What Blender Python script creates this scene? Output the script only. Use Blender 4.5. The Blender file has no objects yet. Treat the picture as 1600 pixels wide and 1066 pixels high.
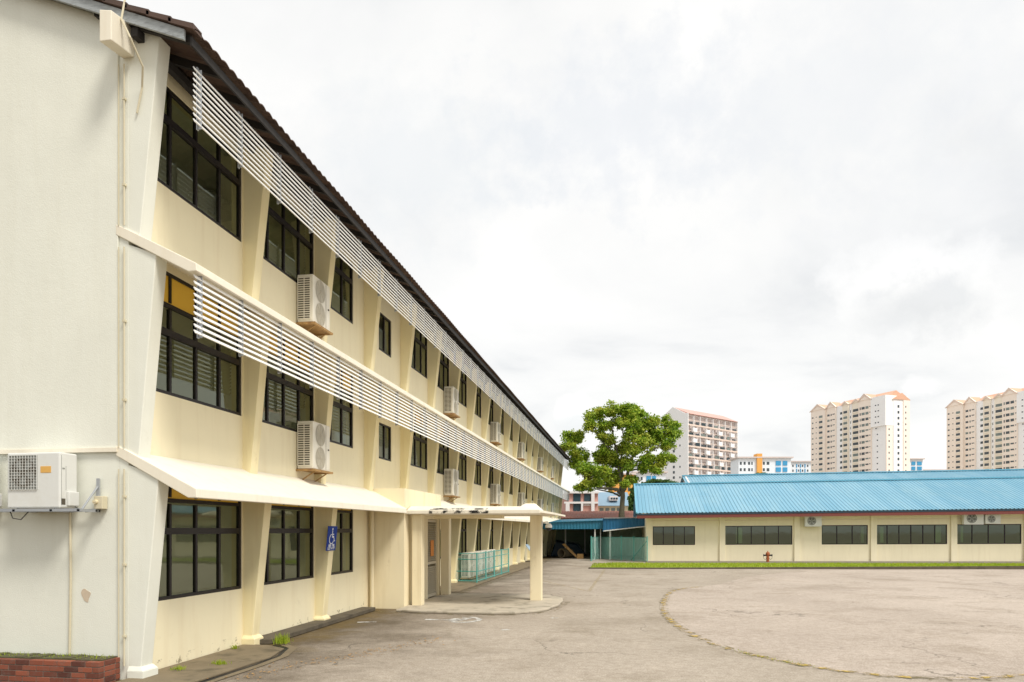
import bpy, bmesh, math, random
from mathutils import Vector, Matrix, noise
R = math.radians
random.seed(7)
SC = bpy.context.scene
COL = SC.collection

# ---------------------------------------------------------------- camera, sky, sun, exposure
F, U0, V0, H = 1130.0, 800.0, 828.0, 2.1
TH = math.atan((988 - 800) / F)
CT, ST = math.cos(TH), math.sin(TH)
cam = bpy.data.cameras.new('camera'); camo = bpy.data.objects.new('camera', cam); COL.objects.link(camo)
camo.location = (0, 0, H); camo.rotation_euler = (R(90), 0, TH)
cam.sensor_width = 36; cam.lens = 36 * F / 1600; cam.shift_y = (V0 - 533) / 1600
cam.clip_start = 0.1; cam.clip_end = 6000
SC.camera = camo
SC.view_settings.view_transform = 'Standard'; SC.view_settings.look = 'None'
SC.view_settings.exposure = 0.40; SC.view_settings.gamma = 1
SUN = Vector((0.50, -0.38, 0.86)).normalized()
sl = bpy.data.lights.new('sun', 'SUN'); sl.energy = 2.4; sl.angle = R(16); sl.color = (1, .95, .87)
so = bpy.data.objects.new('sun', sl); COL.objects.link(so); so.location = (20, -20, 60)
so.rotation_euler = SUN.to_track_quat('Z', 'Y').to_euler()

W = bpy.data.worlds.new('World'); SC.world = W; W.use_nodes = True
def build_world():
    nt = W.node_tree; N = nt.nodes; L = nt.links; N.clear()
    out = N.new('ShaderNodeOutputWorld'); bg = N.new('ShaderNodeBackground'); bg.inputs[1].default_value = .1
    L.new(bg.outputs[0], out.inputs[0])
    sky = N.new('ShaderNodeTexSky'); sky.sky_type = 'NISHITA'; sky.sun_disc = False
    sky.sun_elevation = math.asin(SUN.z); sky.sun_rotation = math.atan2(SUN.x, SUN.y)
    tc = N.new('ShaderNodeTexCoord'); nrm = N.new('ShaderNodeVectorMath'); nrm.operation = 'NORMALIZE'
    L.new(tc.outputs['Generated'], nrm.inputs[0])
    sep = N.new('ShaderNodeSeparateXYZ'); L.new(nrm.outputs[0], sep.inputs[0])
    def math_(op, a, b=None, clamp=False):
        m = N.new('ShaderNodeMath'); m.operation = op; m.use_clamp = clamp
        for i, v in enumerate((a, b)):
            if v is None: continue
            if isinstance(v, (int, float)): m.inputs[i].default_value = v
            else: L.new(v, m.inputs[i])
        return m.outputs[0]
    zz = math_('ADD', math_('MAXIMUM', sep.outputs[2], 0.0), .22)
    cx = math_('DIVIDE', sep.outputs[0], zz); cy = math_('DIVIDE', sep.outputs[1], zz)
    cmb = N.new('ShaderNodeCombineXYZ'); L.new(cx, cmb.inputs[0]); L.new(cy, cmb.inputs[1])
    n1 = N.new('ShaderNodeTexNoise'); n1.inputs['Scale'].default_value = 1.1; n1.inputs['Detail'].default_value = 8
    n1.inputs['Roughness'].default_value = .55; n1.inputs['Distortion'].default_value = .4
    L.new(cmb.outputs[0], n1.inputs['Vector'])
    rp = N.new('ShaderNodeValToRGB'); L.new(n1.outputs[0], rp.inputs[0])
    e = rp.color_ramp.elements
    e[0].position = .30; e[0].color = (.62, .645, .675, 1); e[1].position = .66; e[1].color = (.915, .915, .91, 1)
    m = rp.color_ramp.elements.new(.45); m.color = (.80, .812, .822, 1)
    col = rp.outputs[0]
    # a few separate cumulus heaps low over the houses, each a white head over a grey base
    n2 = N.new('ShaderNodeTexNoise'); n2.inputs['Scale'].default_value = 22; n2.inputs['Detail'].default_value = 7
    n2.inputs['Roughness'].default_value = .6
    L.new(nrm.outputs[0], n2.inputs['Vector'])
    def direction(u, v):
        xc, zc = (u - U0) / F, (V0 - v) / F
        return Vector((xc * CT - ST, xc * ST + CT, zc)).normalized()
    def heap(u, v, size, colour, amt, stretch=1.7):
        nonlocal col
        d = direction(u, v); r = Vector((d.y, -d.x, 0)).normalized(); up = r.cross(d)
        def dot(vec):
            q = N.new('ShaderNodeVectorMath'); q.operation = 'DOT_PRODUCT'; L.new(nrm.outputs[0], q.inputs[0])
            q.inputs[1].default_value = vec; return q.outputs['Value']
        a = math_('DIVIDE', dot(r), size * stretch); b = math_('DIVIDE', dot(up), size)
        front = math_('GREATER_THAN', dot(d), 0)
        rad = math_('SQRT', math_('ADD', math_('MULTIPLY', a, a), math_('MULTIPLY', b, b)))
        k = math_('SUBTRACT', 1.0, rad)
        k = math_('ADD', k, math_('MULTIPLY', math_('SUBTRACT', n2.outputs[0], .5), 2.1))
        k = math_('MULTIPLY', math_('MULTIPLY', k, 1.35, True), amt); k = math_('MULTIPLY', k, front)
        mx = N.new('ShaderNodeMixRGB'); L.new(k, mx.inputs[0]); L.new(col, mx.inputs[1]); mx.inputs[2].default_value = (*colour, 1)
        col = mx.outputs[0]
    heap(1430, 435, .060, (.96, .96, .955), .9)
    heap(1440, 480, .046, (.66, .68, .695), .75)
    heap(898, 640, .020, (.95, .95, .95), .9, 1.4)
    heap(905, 665, .022, (.74, .77, .79), .7, 1.4)
    heap(1430, 605, .018, (.95, .95, .95), .7, 1.5)
    heap(960, 190, .11, (.68, .72, .78), .5, 1.9)
    heap(1250, 150, .13, (.72, .75, .79), .45, 2.4)
    heap(650, 250, .11, (.70, .74, .78), .45, 1.6)
    heap(1500, 330, .10, (.74, .76, .79), .4, 2.0)
    sc = N.new('ShaderNodeMixRGB'); sc.blend_type = 'MULTIPLY'; sc.inputs[0].default_value = 1
    L.new(col, sc.inputs[1]); sc.inputs[2].default_value = (9.4, 9.25, 9.02, 1)
    fin = N.new('ShaderNodeMixRGB'); fin.inputs[0].default_value = .94
    L.new(sky.outputs[0], fin.inputs[1]); L.new(sc.outputs[0], fin.inputs[2])
    L.new(fin.outputs[0], bg.inputs[0])
build_world()

# ---------------------------------------------------------------- materials
def S(h):
    h = h.lstrip('#'); o = []
    for i in (0, 2, 4):
        c = int(h[i:i + 2], 16) / 255
        o.append(c / 12.92 if c <= .04045 else ((c + .055) / 1.055) ** 2.4)
    return tuple(o)
class NT:
    def __init__(s, name):
        s.m = bpy.data.materials.new(name); s.m.use_nodes = True
        s.N = s.m.node_tree.nodes; s.L = s.m.node_tree.links
        s.b = s.N['Principled BSDF']; s.o = s.N['Material Output']
        s.tc = s.N.new('ShaderNodeTexCoord'); s.P = s.tc.outputs['Object']
    def node(s, t, **k):
        n = s.N.new(t)
        for a, v in k.items(): setattr(n, a, v)
        return n
    def noise(s, scale, detail=4, rough=.55, vec=None, dist=0, stretch=None):
        n = s.N.new('ShaderNodeTexNoise'); n.inputs['Scale'].default_value = scale
        n.inputs['Detail'].default_value = detail; n.inputs['Roughness'].default_value = rough
        n.inputs['Distortion'].default_value = dist
        v = vec or s.P
        if stretch:
            mp = s.N.new('ShaderNodeMapping'); mp.inputs['Scale'].default_value = stretch
            s.L.new(v, mp.inputs[0]); v = mp.outputs[0]
        s.L.new(v, n.inputs['Vector']); return n.outputs[0]
    def ramp(s, x, a, b, ca=(0, 0, 0), cb=(1, 1, 1)):
        r = s.N.new('ShaderNodeValToRGB'); s.L.new(x, r.inputs[0]); e = r.color_ramp.elements
        e[0].position = a; e[0].color = (*ca, 1); e[1].position = b; e[1].color = (*cb, 1); return r.outputs[0]
    def mix(s, f, a, b, mode='MIX'):
        m = s.N.new('ShaderNodeMixRGB'); m.blend_type = mode
        for i, v in enumerate((f, a, b)):
            if isinstance(v, (int, float)): m.inputs[i].default_value = v
            elif isinstance(v, tuple): m.inputs[i].default_value = (*v, 1)
            else: s.L.new(v, m.inputs[i])
        return m.outputs[0]
    def math(s, op, a, b=None, clamp=False):
        m = s.N.new('ShaderNodeMath'); m.operation = op; m.use_clamp = clamp
        for i, v in enumerate((a, b)):
            if v is None: continue
            if isinstance(v, (int, float)): m.inputs[i].default_value = v
            else: s.L.new(v, m.inputs[i])
        return m.outputs[0]
    def sep(s, v=None):
        q = s.N.new('ShaderNodeSeparateXYZ'); s.L.new(v or s.P, q.inputs[0]); return q.outputs
    def bump(s, h, strength=.3, dist=.01):
        b = s.N.new('ShaderNodeBump'); b.inputs['Strength'].default_value = strength; b.inputs['Distance'].default_value = dist
        s.L.new(h, b.inputs['Height']); s.L.new(b.outputs[0], s.b.inputs['Normal'])
    def base(s, c):
        if isinstance(c, tuple): s.b.inputs['Base Color'].default_value = (*c, 1)
        else: s.L.new(c, s.b.inputs['Base Color'])
    def set(s, rough=.6, metal=0, spec=.5):
        s.b.inputs['Roughness'].default_value = rough; s.b.inputs['Metallic'].default_value = metal
        s.b.inputs['Specular IOR Level'].default_value = spec
def mat(name, c, rough=.6, var=.12, scale=3, metal=0, bump=0, bscale=40, dirt=None, dirt_amt=.4, spec=.4, stretch=None):
    t = NT(name); t.set(rough, metal, spec)
    d = tuple(x * (1 - var) for x in c); l = tuple(min(.95, x * (1 + var * .6)) for x in c)
    col = t.mix(t.noise(scale, 5, .6, stretch=stretch), d, l)
    if dirt:
        f = t.ramp(t.noise(scale * .7 + .9, 7, .65, stretch=stretch), .52, .72)
        col = t.mix(t.math('MULTIPLY', f, dirt_amt), col, dirt)
    t.base(col)
    if bump: t.bump(t.noise(bscale, 4), bump, .01)
    return t.m
def plaster(name, c, stain, streak=.35, bump=.25):
    t = NT(name); t.set(.75, 0, .25)
    col = t.mix(t.noise(.9, 6, .6), tuple(x * .90 for x in c), tuple(min(.93, x * 1.06) for x in c))
    st = t.ramp(t.noise(1.0, 6, .6, stretch=(5, 5, .45)), .50, .78)
    col = t.mix(t.math('MULTIPLY', st, streak), col, stain)
    bl = t.ramp(t.noise(2.6, 8, .7), .62, .74)
    col = t.mix(t.math('MULTIPLY', bl, streak * .8), col, tuple(x * .72 for x in stain))
    t.base(col)
    h = t.mix(.5, t.noise(5, 4), t.noise(60, 3)); t.bump(h, bump, .012)
    return t.m
M = {}
M['cream'] = plaster('cream_bounce_tint', (.835, .76, .54), (.62, .50, .31), .28, .35)  # facade copy of the gable paint, yellow of bounced light put into the colour
M['fin'] = plaster('fin_cream_shade_tint', (.85, .755, .475), (.62, .48, .26), .4)  # yellower than the walls: ochre of the fins' shaded sides painted in
M['gable'] = plaster('pale_gable_paint', (.775, .78, .69), (.58, .56, .44), .16, .45)
M['canopy'] = plaster('white_canopy_paint', (.82, .765, .635), (.60, .50, .34), .25, .15)
M['tan'] = plaster('beige_paint', (.83, .735, .51), (.56, .44, .24), .4)
M['pale_beige'] = plaster('pale_beige_paint', (.86, .785, .575), (.64, .54, .36), .3)
M['white_metal'] = mat('white_louvre_paint', (.85, .85, .82), .45, .06, 2, dirt=(.62, .57, .45), dirt_amt=.3)
M['grey_metal'] = mat('galvanised_steel', (.42, .44, .46), .45, .2, 4, .5)
M['frame'] = mat('dark_bronze_frame', (.014, .010, .009), .5, .3, 3)
M['yellow'] = mat('yellow_panel', (.92, .58, .07), .5, .12, 2)
M['tile'] = mat('clay_roof_tile', (.115, .072, .055), .85, .45, 1.7, dirt=(.05, .04, .035), dirt_amt=.7, bump=.3)
M['timber'] = mat('black_timber', (.030, .027, .025), .8, .4, 5)
M['barge'] = mat('weathered_grey_timber', (.40, .43, .44), .85, .5, 9, bump=.4, bscale=30, dirt=(.05, .05, .05), dirt_amt=.6, stretch=(1, 4, 4))
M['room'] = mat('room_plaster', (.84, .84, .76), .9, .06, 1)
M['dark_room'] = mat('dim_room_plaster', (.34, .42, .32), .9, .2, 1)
M['blind'] = mat('grey_blind', (.36, .35, .27), .7, .12, 2)
M['lamp_white'] = mat('lamp_white', (.75, .76, .74), .3, .05, 2)
M['ac'] = mat('ac_ivory_casing', (.76, .72, .61), .45, .06, 3, dirt=(.5, .42, .28), dirt_amt=.3)
M['ac_grey'] = mat('ac_white_casing', (.70, .705, .67), .45, .05, 3, dirt=(.5, .47, .38), dirt_amt=.25)
M['ac_dark'] = mat('ac_coil_dark', (.10, .085, .06), .6, .3, 8)
M['ac_fan'] = mat('ac_fan_grille', (.52, .48, .38), .5, .12, 30)
M['ac_coil'] = mat('ac_coil_grey', (.26, .27, .25), .55, .3, 8)
M['rust'] = mat('rusty_bracket', (.40, .24, .09), .8, .5, 6, dirt=(.16, .07, .03), dirt_amt=.8)
M['sticker'] = mat('orange_sticker', (.70, .40, .10), .5, .05, 5)
M['blue_sign'] = mat('blue_sign_paint', (.003, .035, .27), .75, .1, 3)
M['white_sign'] = mat('white_sign_paint', (.80, .84, .88), .4, .04, 3)
M['orange'] = mat('orange_notice', (.62, .22, .03), .6, .15, 9)
M['green_fence'] = mat('teal_fence_paint', (.10, .38, .33), .5, .2, 3)
M['door'] = mat('louvre_door_paint', (.56, .50, .37), .55, .12, 4)
M['pipe'] = mat('cream_pipe', (.74, .65, .44), .5, .08, 3)
M['conduit'] = mat('conduit_pvc', (.62, .56, .40), .6, .1, 3)
M['blue_roof'] = mat('light_blue_roof_sheet', (.20, .425, .52), .42, .12, .6, dirt=(.22, .42, .50), dirt_amt=.5, stretch=(2.5, .5, 1))
def roof_sheet_mat():
    t = NT('light_blue_roof_sheet'); t.set(.42, 0, .4); x, y, z = t.sep()[:3]
    w = t.node('ShaderNodeTexWhiteNoise', noise_dimensions='1D'); t.L.new(t.math('FLOOR', t.math('DIVIDE', x, .92)), w.inputs['W'])
    col = t.mix(w.outputs['Value'], (.145, .35, .475), (.19, .395, .515))
    f = t.ramp(t.noise(.35, 8, .7, stretch=(3, .6, 1)), .48, .74); col = t.mix(t.math('MULTIPLY', f, .55), col, (.30, .48, .54))
    f = t.ramp(t.noise(1.1, 8, .75, stretch=(4, .5, 1)), .60, .76); col = t.mix(t.math('MULTIPLY', f, .4), col, (.15, .28, .32))
    lap = t.math('LESS_THAN', t.math('FRACT', t.math('DIVIDE', t.math('ADD', y, .95), 3.6)), .012); col = t.mix(t.math('MULTIPLY', lap, .5), col, (.08, .2, .27))
    t.base(col); return t.m
M['blue_roof'] = roof_sheet_mat()
M['blue_ridge'] = mat('blue_ridge_cap', (.15, .42, .55), .4, .08, 2)
M['red_fascia'] = mat('dark_red_fascia', (.19, .05, .042), .6, .15, 2)
M['gutter'] = mat('dark_gutter', (.02, .045, .07), .5, .2, 2)
M['shed_blue'] = mat('deep_blue_sheet', (.012, .12, .25), .5, .18, 1.5)
M['shed_teal'] = mat('faded_blue_sheet', (.02, .16, .26), .5, .18, 1.5)
M['white'] = mat('white_gloss', (.78, .78, .74), .5, .06, 2)
M['hydrant'] = mat('hydrant_red', (.36, .10, .03), .5, .2, 8)
M['black'] = mat('black_rubber', (.02, .02, .02), .5, .2, 5)
M['rustroof'] = mat('rusted_sheet', (.30, .12, .085), .8, .35, 1.2, dirt=(.20, .17, .155), dirt_amt=.9)
M['bark'] = mat('grey_bark', (.15, .13, .085), .9, .4, 4, bump=.6, bscale=12)
M['soil'] = mat('planter_soil', (.09, .085, .04), .95, .4, 9)
M['peel'] = mat('bare_render', (.58, .48, .36), .9, .2, 20)
M['hdb_tan'] = mat('tower_peach_paint', (.92, .82, .725), .8, .05, .3)
M['hdb_white'] = mat('tower_white_paint', (.93, .94, .95), .8, .05, .2)
M['hdb_cream'] = mat('tower_cream_paint', (.89, .82, .70), .8, .05, .2)
M['hdb_pink'] = mat('tower_pink_trim', (.76, .62, .53), .8, .1, .3)
M['hdb_roof'] = mat('tower_orange_roof', (.70, .42, .29), .8, .15, .3)
M['hdb_roof2'] = mat('slab_red_roof', (.60, .38, .33), .8, .15, .3)
M['hdb_glass'] = mat('tower_window_dark', (.07, .09, .105), .25, .55, .35)
M['hdb_glass2'] = mat('tower_window_pale', (.20, .25, .24), .3, .5, .35)
M['hdb_grey'] = mat('tower_recess', (.66, .58, .55), .8, .15, .3)
M['flat_white'] = mat('flats_bluish_white_paint', (.80, .86, .92), .8, .05, .2)
M['blue_glass'] = mat('bright_blue_panels', (.06, .34, .62), .4, .2, .3)
M['hdb_orange'] = mat('tower_orange_paint', (.80, .40, .10), .8, .05, .3)
M['house_white'] = mat('house_white', (.72, .70, .69), .8, .05, 1)
M['house_pink'] = mat('house_pink', (.55, .30, .25), .8, .1, 1)
M['house_cream'] = mat('house_cream', (.72, .65, .45), .8, .05, 1)
M['house_roof'] = mat('house_blue_roof', (.22, .33, .42), .6, .12, 1)
M['house_glass'] = mat('house_glass', (.03, .06, .075), .2, .4, 1)
M['deck_dark'] = mat('stained_concrete', (.115, .095, .065), .9, .5, 2.2, bump=.5, bscale=50, dirt=(.03, .025, .018), dirt_amt=.8)

def glass_mat(name, tint, refl):
    t = NT(name); N, L = t.N, t.L
    tr = N.new('ShaderNodeBsdfTransparent'); tr.inputs[0].default_value = (*tint, 1)
    gl = N.new('ShaderNodeBsdfGlossy'); gl.inputs['Roughness'].default_value = .03; gl.inputs[0].default_value = (.80, .86, .72, 1)
    lw_ = N.new('ShaderNodeLayerWeight'); lw_.inputs[0].default_value = .5
    fr_ = t.math('ADD', refl, t.math('MULTIPLY', t.math('POWER', lw_.outputs['Facing'], 5.0), 1 - refl))
    bp = N.new('ShaderNodeBump'); bp.inputs['Strength'].default_value = .035; bp.inputs['Distance'].default_value = .02
    L.new(t.noise(2.2, 2), bp.inputs['Height']); L.new(bp.outputs[0], gl.inputs['Normal'])
    mx = N.new('ShaderNodeMixShader'); L.new(fr_, mx.inputs[0]); L.new(tr.outputs[0], mx.inputs[1]); L.new(gl.outputs[0], mx.inputs[2])
    L.new(mx.outputs[0], t.o.inputs[0]); return t.m
M['glass'] = glass_mat('tinted_glass', (.60, .63, .46), .13)
M['green_glass'] = glass_mat('green_tinted_glass', (.36, .52, .30), .12)

def mesh_mat(name, c, cell, width):          # woven wire: real pattern with see-through gaps
    t = NT(name); N, L = t.N, t.L
    x, y, z = t.sep()[:3]
    s = t.math('ADD', x, y)
    def wires(a):
        q = t.math('ABSOLUTE', t.math('SUBTRACT', t.math('FRACT', t.math('DIVIDE', a, cell)), .5))
        return t.math('GREATER_THAN', q, .5 - width / 2)
    k = t.math('MAXIMUM', wires(t.math('ADD', s, z)), wires(t.math('SUBTRACT', s, z)))
    t.base(c); t.set(.5)
    tr = N.new('ShaderNodeBsdfTransparent'); mx = N.new('ShaderNodeMixShader')
    L.new(k, mx.inputs[0]); L.new(tr.outputs[0], mx.inputs[1]); L.new(t.b.outputs[0], mx.inputs[2]); L.new(mx.outputs[0], t.o.inputs[0])
    return t.m
M['chain'] = mesh_mat('teal_chain_link', (.42, .80, .72), .05, .22)
M['weld'] = mesh_mat('teal_weld_mesh', (.12, .44, .40), .05, .12)

def leaf_mat(name, a, b, c):
    t = NT(name); t.set(.55, 0, .3)
    g = t.node('ShaderNodeNewGeometry')
    col = t.mix(g.outputs['Random Per Island'], a, b)
    f = t.ramp(t.noise(.55, 3), .45, .68)
    col = t.mix(t.math('MULTIPLY', f, .8), col, c)
    t.base(col)
    tl = t.node('ShaderNodeBsdfTranslucent'); t.L.new(col, tl.inputs[0])
    mx = t.node('ShaderNodeMixShader'); mx.inputs[0].default_value = .3
    t.L.new(t.b.outputs[0], mx.inputs[1]); t.L.new(tl.outputs[0], mx.inputs[2]); t.L.new(mx.outputs[0], t.o.inputs[0]); return t.m
M['leaf'] = leaf_mat('rain_tree_leaf', (.14, .285, .020), (.40, .50, .04), (.48, .46, .055))
M['bush'] = leaf_mat('bush_leaf', (.035, .10, .025), (.08, .17, .04), (.10, .16, .03))
M['blade'] = leaf_mat('grass_blade', (.22, .33, .02), (.42, .50, .04), (.38, .42, .03))

def brick_mat():
    t = NT('red_brick'); t.set(.85, 0, .2); g = t.node('ShaderNodeNewGeometry')
    col = t.mix(g.outputs['Random Per Island'], (.10, .040, .030), (.30, .095, .055))
    col = t.mix(t.math('MULTIPLY', t.ramp(t.noise(14, 5), .5, .75), .45), col, (.16, .13, .11)); t.base(col)
    t.bump(t.noise(70, 4), .4, .006); return t.m
M['brick'] = brick_mat()
M['mortar'] = mat('mortar', (.20, .17, .14), .95, .3, 20)

def asphalt_mat(name, a, b, dirty=True):
    t = NT(name); t.set(.85, 0, .25)
    x, y, z = t.sep()[:3]
    big = t.noise(.14, 7, .62, dist=.5); col = t.mix(t.ramp(big, .36, .66), a, b)
    mid = t.ramp(t.noise(.45, 9, .68, dist=.3), .50, .70)
    col = t.mix(t.math('MULTIPLY', mid, .62), col, tuple(v * q for v, q in zip(a, (.60, .565, .48))))
    pale = t.ramp(t.noise(.7, 9, .7, dist=.2), .54, .72)
    col = t.mix(t.math('MULTIPLY', pale, .4), col, tuple(min(.9, v * 1.22) for v in b))
    if dirty:   # moss and washed-out dirt along the drain in front of the building
        d = t.math('ADD', t.math('DIVIDE', t.math('SUBTRACT', x, -6.5), 3.4), t.math('MULTIPLY', t.math('SUBTRACT', t.noise(.6, 8, .68), .5), 2.4))
        f = t.math('SUBTRACT', 1.0, d, True)
        col = t.mix(t.math('MULTIPLY', f, .85), col, (.135, .105, .068))
        d2 = t.math('ADD', t.math('DIVIDE', t.math('SUBTRACT', x, -6.5), .9), t.math('MULTIPLY', t.math('SUBTRACT', t.noise(1.3, 8, .72), .5), 4.0))
        f2 = t.math('SUBTRACT', 1.0, d2, True)
        col = t.mix(t.math('MULTIPLY', f2, .65), col, (.18, .12, .025))
    spk = t.noise(38, 5, .8); col = t.mix(.8, col, t.mix(t.ramp(spk, .36, .64), (.42, .39, .35), (1, 1, 1)), 'MULTIPLY')
    spk2 = t.noise(7, 8, .8); col = t.mix(.6, col, t.mix(t.ramp(spk2, .38, .60), (.62, .59, .55), (1, 1, 1)), 'MULTIPLY')
    v = t.node('ShaderNodeTexVoronoi', feature='DISTANCE_TO_EDGE'); v.inputs['Scale'].default_value = .32
    wv = t.node('ShaderNodeVectorMath', operation='ADD'); t.L.new(t.P, wv.inputs[0])
    nn = t.node('ShaderNodeTexNoise'); nn.inputs['Scale'].default_value = .9; nn.inputs['Detail'].default_value = 6; t.L.new(t.P, nn.inputs[0])
    sc = t.node('ShaderNodeVectorMath', operation='SCALE'); t.L.new(nn.outputs['Color'], sc.inputs[0]); sc.inputs['Scale'].default_value = 1.8
    t.L.new(sc.outputs[0], wv.inputs[1]); t.L.new(wv.outputs[0], v.inputs[0])
    cr = t.math('LESS_THAN', v.outputs['Distance'], .006)
    cr = t.math('MULTIPLY', cr, t.ramp(t.noise(.3, 3), .50, .60))
    col = t.mix(t.math('MULTIPLY', cr, .6), col, (.08, .07, .05))
    t.base(col); t.bump(t.mix(.5, t.noise(120, 3), t.noise(30, 3)), .5, .008); return t.m
M['asphalt'] = asphalt_mat('worn_asphalt', (.475, .415, .34), (.605, .535, .45))
M['asphalt2'] = asphalt_mat('pale_pinkish_asphalt', (.545, .47, .40), (.68, .595, .515), False)
M['concrete'] = mat('old_concrete', (.50, .445, .35), .9, .3, 1.3, bump=.5, bscale=45, dirt=(.10, .085, .055), dirt_amt=.85)
M['apron'] = mat('mossy_concrete', (.215, .17, .105), .9, .4, 1.6, bump=.5, bscale=45, dirt=(.07, .06, .035), dirt_amt=.9)
M['earth'] = mat('grey_earth_edge', (.22, .19, .15), .95, .4, 2.5)
M['turf'] = mat('turf', (.30, .38, .03), .95, .35, 3, dirt=(.26, .22, .10), dirt_amt=.7)
def paint_mat(name, c, thr):
    t = NT(name); t.base(t.mix(t.noise(6, 4), tuple(v * .8 for v in c), c)); t.set(.8)
    k = t.ramp(t.noise(4.2, 9, .8), thr, thr + .10)
    tr = t.node('ShaderNodeBsdfTransparent'); mx = t.node('ShaderNodeMixShader')
    t.L.new(k, mx.inputs[0]); t.L.new(tr.outputs[0], mx.inputs[1]); t.L.new(t.b.outputs[0], mx.inputs[2]); t.L.new(mx.outputs[0], t.o.inputs[0]); return t.m
M['yline'] = paint_mat('worn_yellow_paint', (.66, .46, .10), .50)
M['yline_faint'] = paint_mat('faint_yellow_paint', (.52, .42, .24), .48)
M['wline'] = paint_mat('worn_white_paint', (.66, .645, .60), .42)
M['moss'] = paint_mat('dark_moss', (.21, .17, .08), .50)
M['flake'] = paint_mat('black_mould', (.02, .018, .016), .49)

# ---------------------------------------------------------------- mesh builder
MW = {}
class MB:
    def __init__(s): s.v = []; s.f = []
    def add(s, vs, fs):
        o = len(s.v); s.v += [tuple(p) for p in vs]; s.f += [tuple(i + o for i in f) for f in fs]; return s
    def box(s, x0, x1, y0, y1, z0, z1):
        return s.add([(x0, y0, z0), (x1, y0, z0), (x1, y1, z0), (x0, y1, z0), (x0, y0, z1), (x1, y0, z1), (x1, y1, z1), (x0, y1, z1)],
                     [(3, 2, 1, 0), (4, 5, 6, 7), (0, 1, 5, 4), (1, 2, 6, 5), (2, 3, 7, 6), (3, 0, 4, 7)])
    def hexa(s, b, t):        # 4 bottom points, 4 top points, both counter-clockwise from above
        return s.add(list(b) + list(t), [(3, 2, 1, 0), (4, 5, 6, 7), (0, 1, 5, 4), (1, 2, 6, 5), (2, 3, 7, 6), (3, 0, 4, 7)])
    def prism(s, pts, axis, a, b):   # polygon extruded along an axis
        n = len(pts)
        def P(p, w):
            return {'x': (w, p[0], p[1]), 'y': (p[0], w, p[1]), 'z': (p[0], p[1], w)}[axis]
        vs = [P(p, a) for p in pts] + [P(p, b) for p in pts]
        fs = [tuple(range(n))[::-1], tuple(range(n, 2 * n))] + [(i, (i + 1) % n, n + (i + 1) % n, n + i) for i in range(n)]
        return s.add(vs, fs)
    def tube(s, pts, r, n=8, cap=True):
        rs = r if isinstance(r, (list, tuple)) else [r] * len(pts)
        pts = [Vector(p) for p in pts]; o = len(s.v); prev = None
        for i, p in enumerate(pts):
            d = (pts[min(i + 1, len(pts) - 1)] - pts[max(i - 1, 0)]).normalized()
            if prev is None:
                a = d.cross(Vector((0, 0, 1)))
                if a.length < .01: a = d.cross(Vector((1, 0, 0)))
            else: a = prev - d * prev.dot(d)
            a.normalize(); prev = a; b = d.cross(a)
            for k in range(n):
                w = 2 * math.pi * k / n; q = p + (a * math.cos(w) + b * math.sin(w)) * rs[i]; s.v.append(tuple(q))
        for i in range(len(pts) - 1):
            for k in range(n):
                s.f.append((o + i * n + k, o + i * n + (k + 1) % n, o + (i + 1) * n + (k + 1) % n, o + (i + 1) * n + k))
        if cap:
            s.f.append(tuple(o + k for k in range(n))[::-1]); e = o + (len(pts) - 1) * n; s.f.append(tuple(e + k for k in range(n)))
        return s
    def disc(s, c, r, axis, n=24, r0=0):     # ring or disc facing an axis
        o = len(s.v)
        def P(rr, w):
            a, b = rr * math.cos(w), rr * math.sin(w)
            return {'x': (c[0], c[1] + a, c[2] + b), 'y': (c[0] + a, c[1], c[2] + b), 'z': (c[0] + a, c[1] + b, c[2])}[axis]
        if r0 == 0:
            s.v += [P(r, 2 * math.pi * k / n) for k in range(n)]; s.f.append(tuple(range(o, o + n)))
        else:
            for k in range(n): s.v += [P(r0, 2 * math.pi * k / n), P(r, 2 * math.pi * k / n)]
            for k in range(n):
                j = (k + 1) % n; s.f.append((o + 2 * k, o + 2 * k + 1, o + 2 * j + 1, o + 2 * j))
        return s
    def ball(s, c, r, n=10, sq=(1, 1, 1)):
        o = len(s.v); m = n // 2
        for i in range(m + 1):
            for k in range(n):
                t = math.pi * i / m; w = 2 * math.pi * k / n
                s.v.append((c[0] + r * sq[0] * math.sin(t) * math.cos(w), c[1] + r * sq[1] * math.sin(t) * math.sin(w), c[2] + r * sq[2] * math.cos(t)))
        for i in range(m):
            for k in range(n): s.f.append((o + i * n + k, o + (i + 1) * n + k, o + (i + 1) * n + (k + 1) % n, o + i * n + (k + 1) % n))
        return s
    def build(s, name, m, parent=None, bevel=0, smooth=False, local=False):
        me = bpy.data.meshes.new(name); vs = s.v
        if parent is not None and not local:
            inv = MW[parent.name].inverted(); vs = [tuple(inv @ Vector(p)) for p in vs]
        me.from_pydata(vs, [], s.f)
        b = bmesh.new(); b.from_mesh(me); bmesh.ops.recalc_face_normals(b, faces=b.faces); b.to_mesh(me); b.free()
        me.materials.append(m); o = bpy.data.objects.new(name, me); COL.objects.link(o)
        if smooth:
            for p in me.polygons: p.use_smooth = True
        if parent is not None: o.parent = parent; MW[o.name] = MW[parent.name]
        else: MW[o.name] = Matrix.Identity(4)
        if bevel:
            d = o.modifiers.new('bevel', 'BEVEL'); d.width = bevel; d.segments = 2; d.limit_method = 'ANGLE'
        return o
def tag(o, label, cat, group=None):
    o['label'] = label; o['category'] = cat
    if group: o['group'] = group
    return o
def thing(name, label, cat, loc=(0, 0, 0), rz=0, group=None):
    o = bpy.data.objects.new(name, None); COL.objects.link(o); o.location = loc; o.rotation_euler = (0, 0, rz)
    o.empty_display_size = .3
    MW[o.name] = Matrix.Translation(loc) @ Matrix.Rotation(rz, 4, 'Z')
    return tag(o, label, cat, group)
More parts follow.
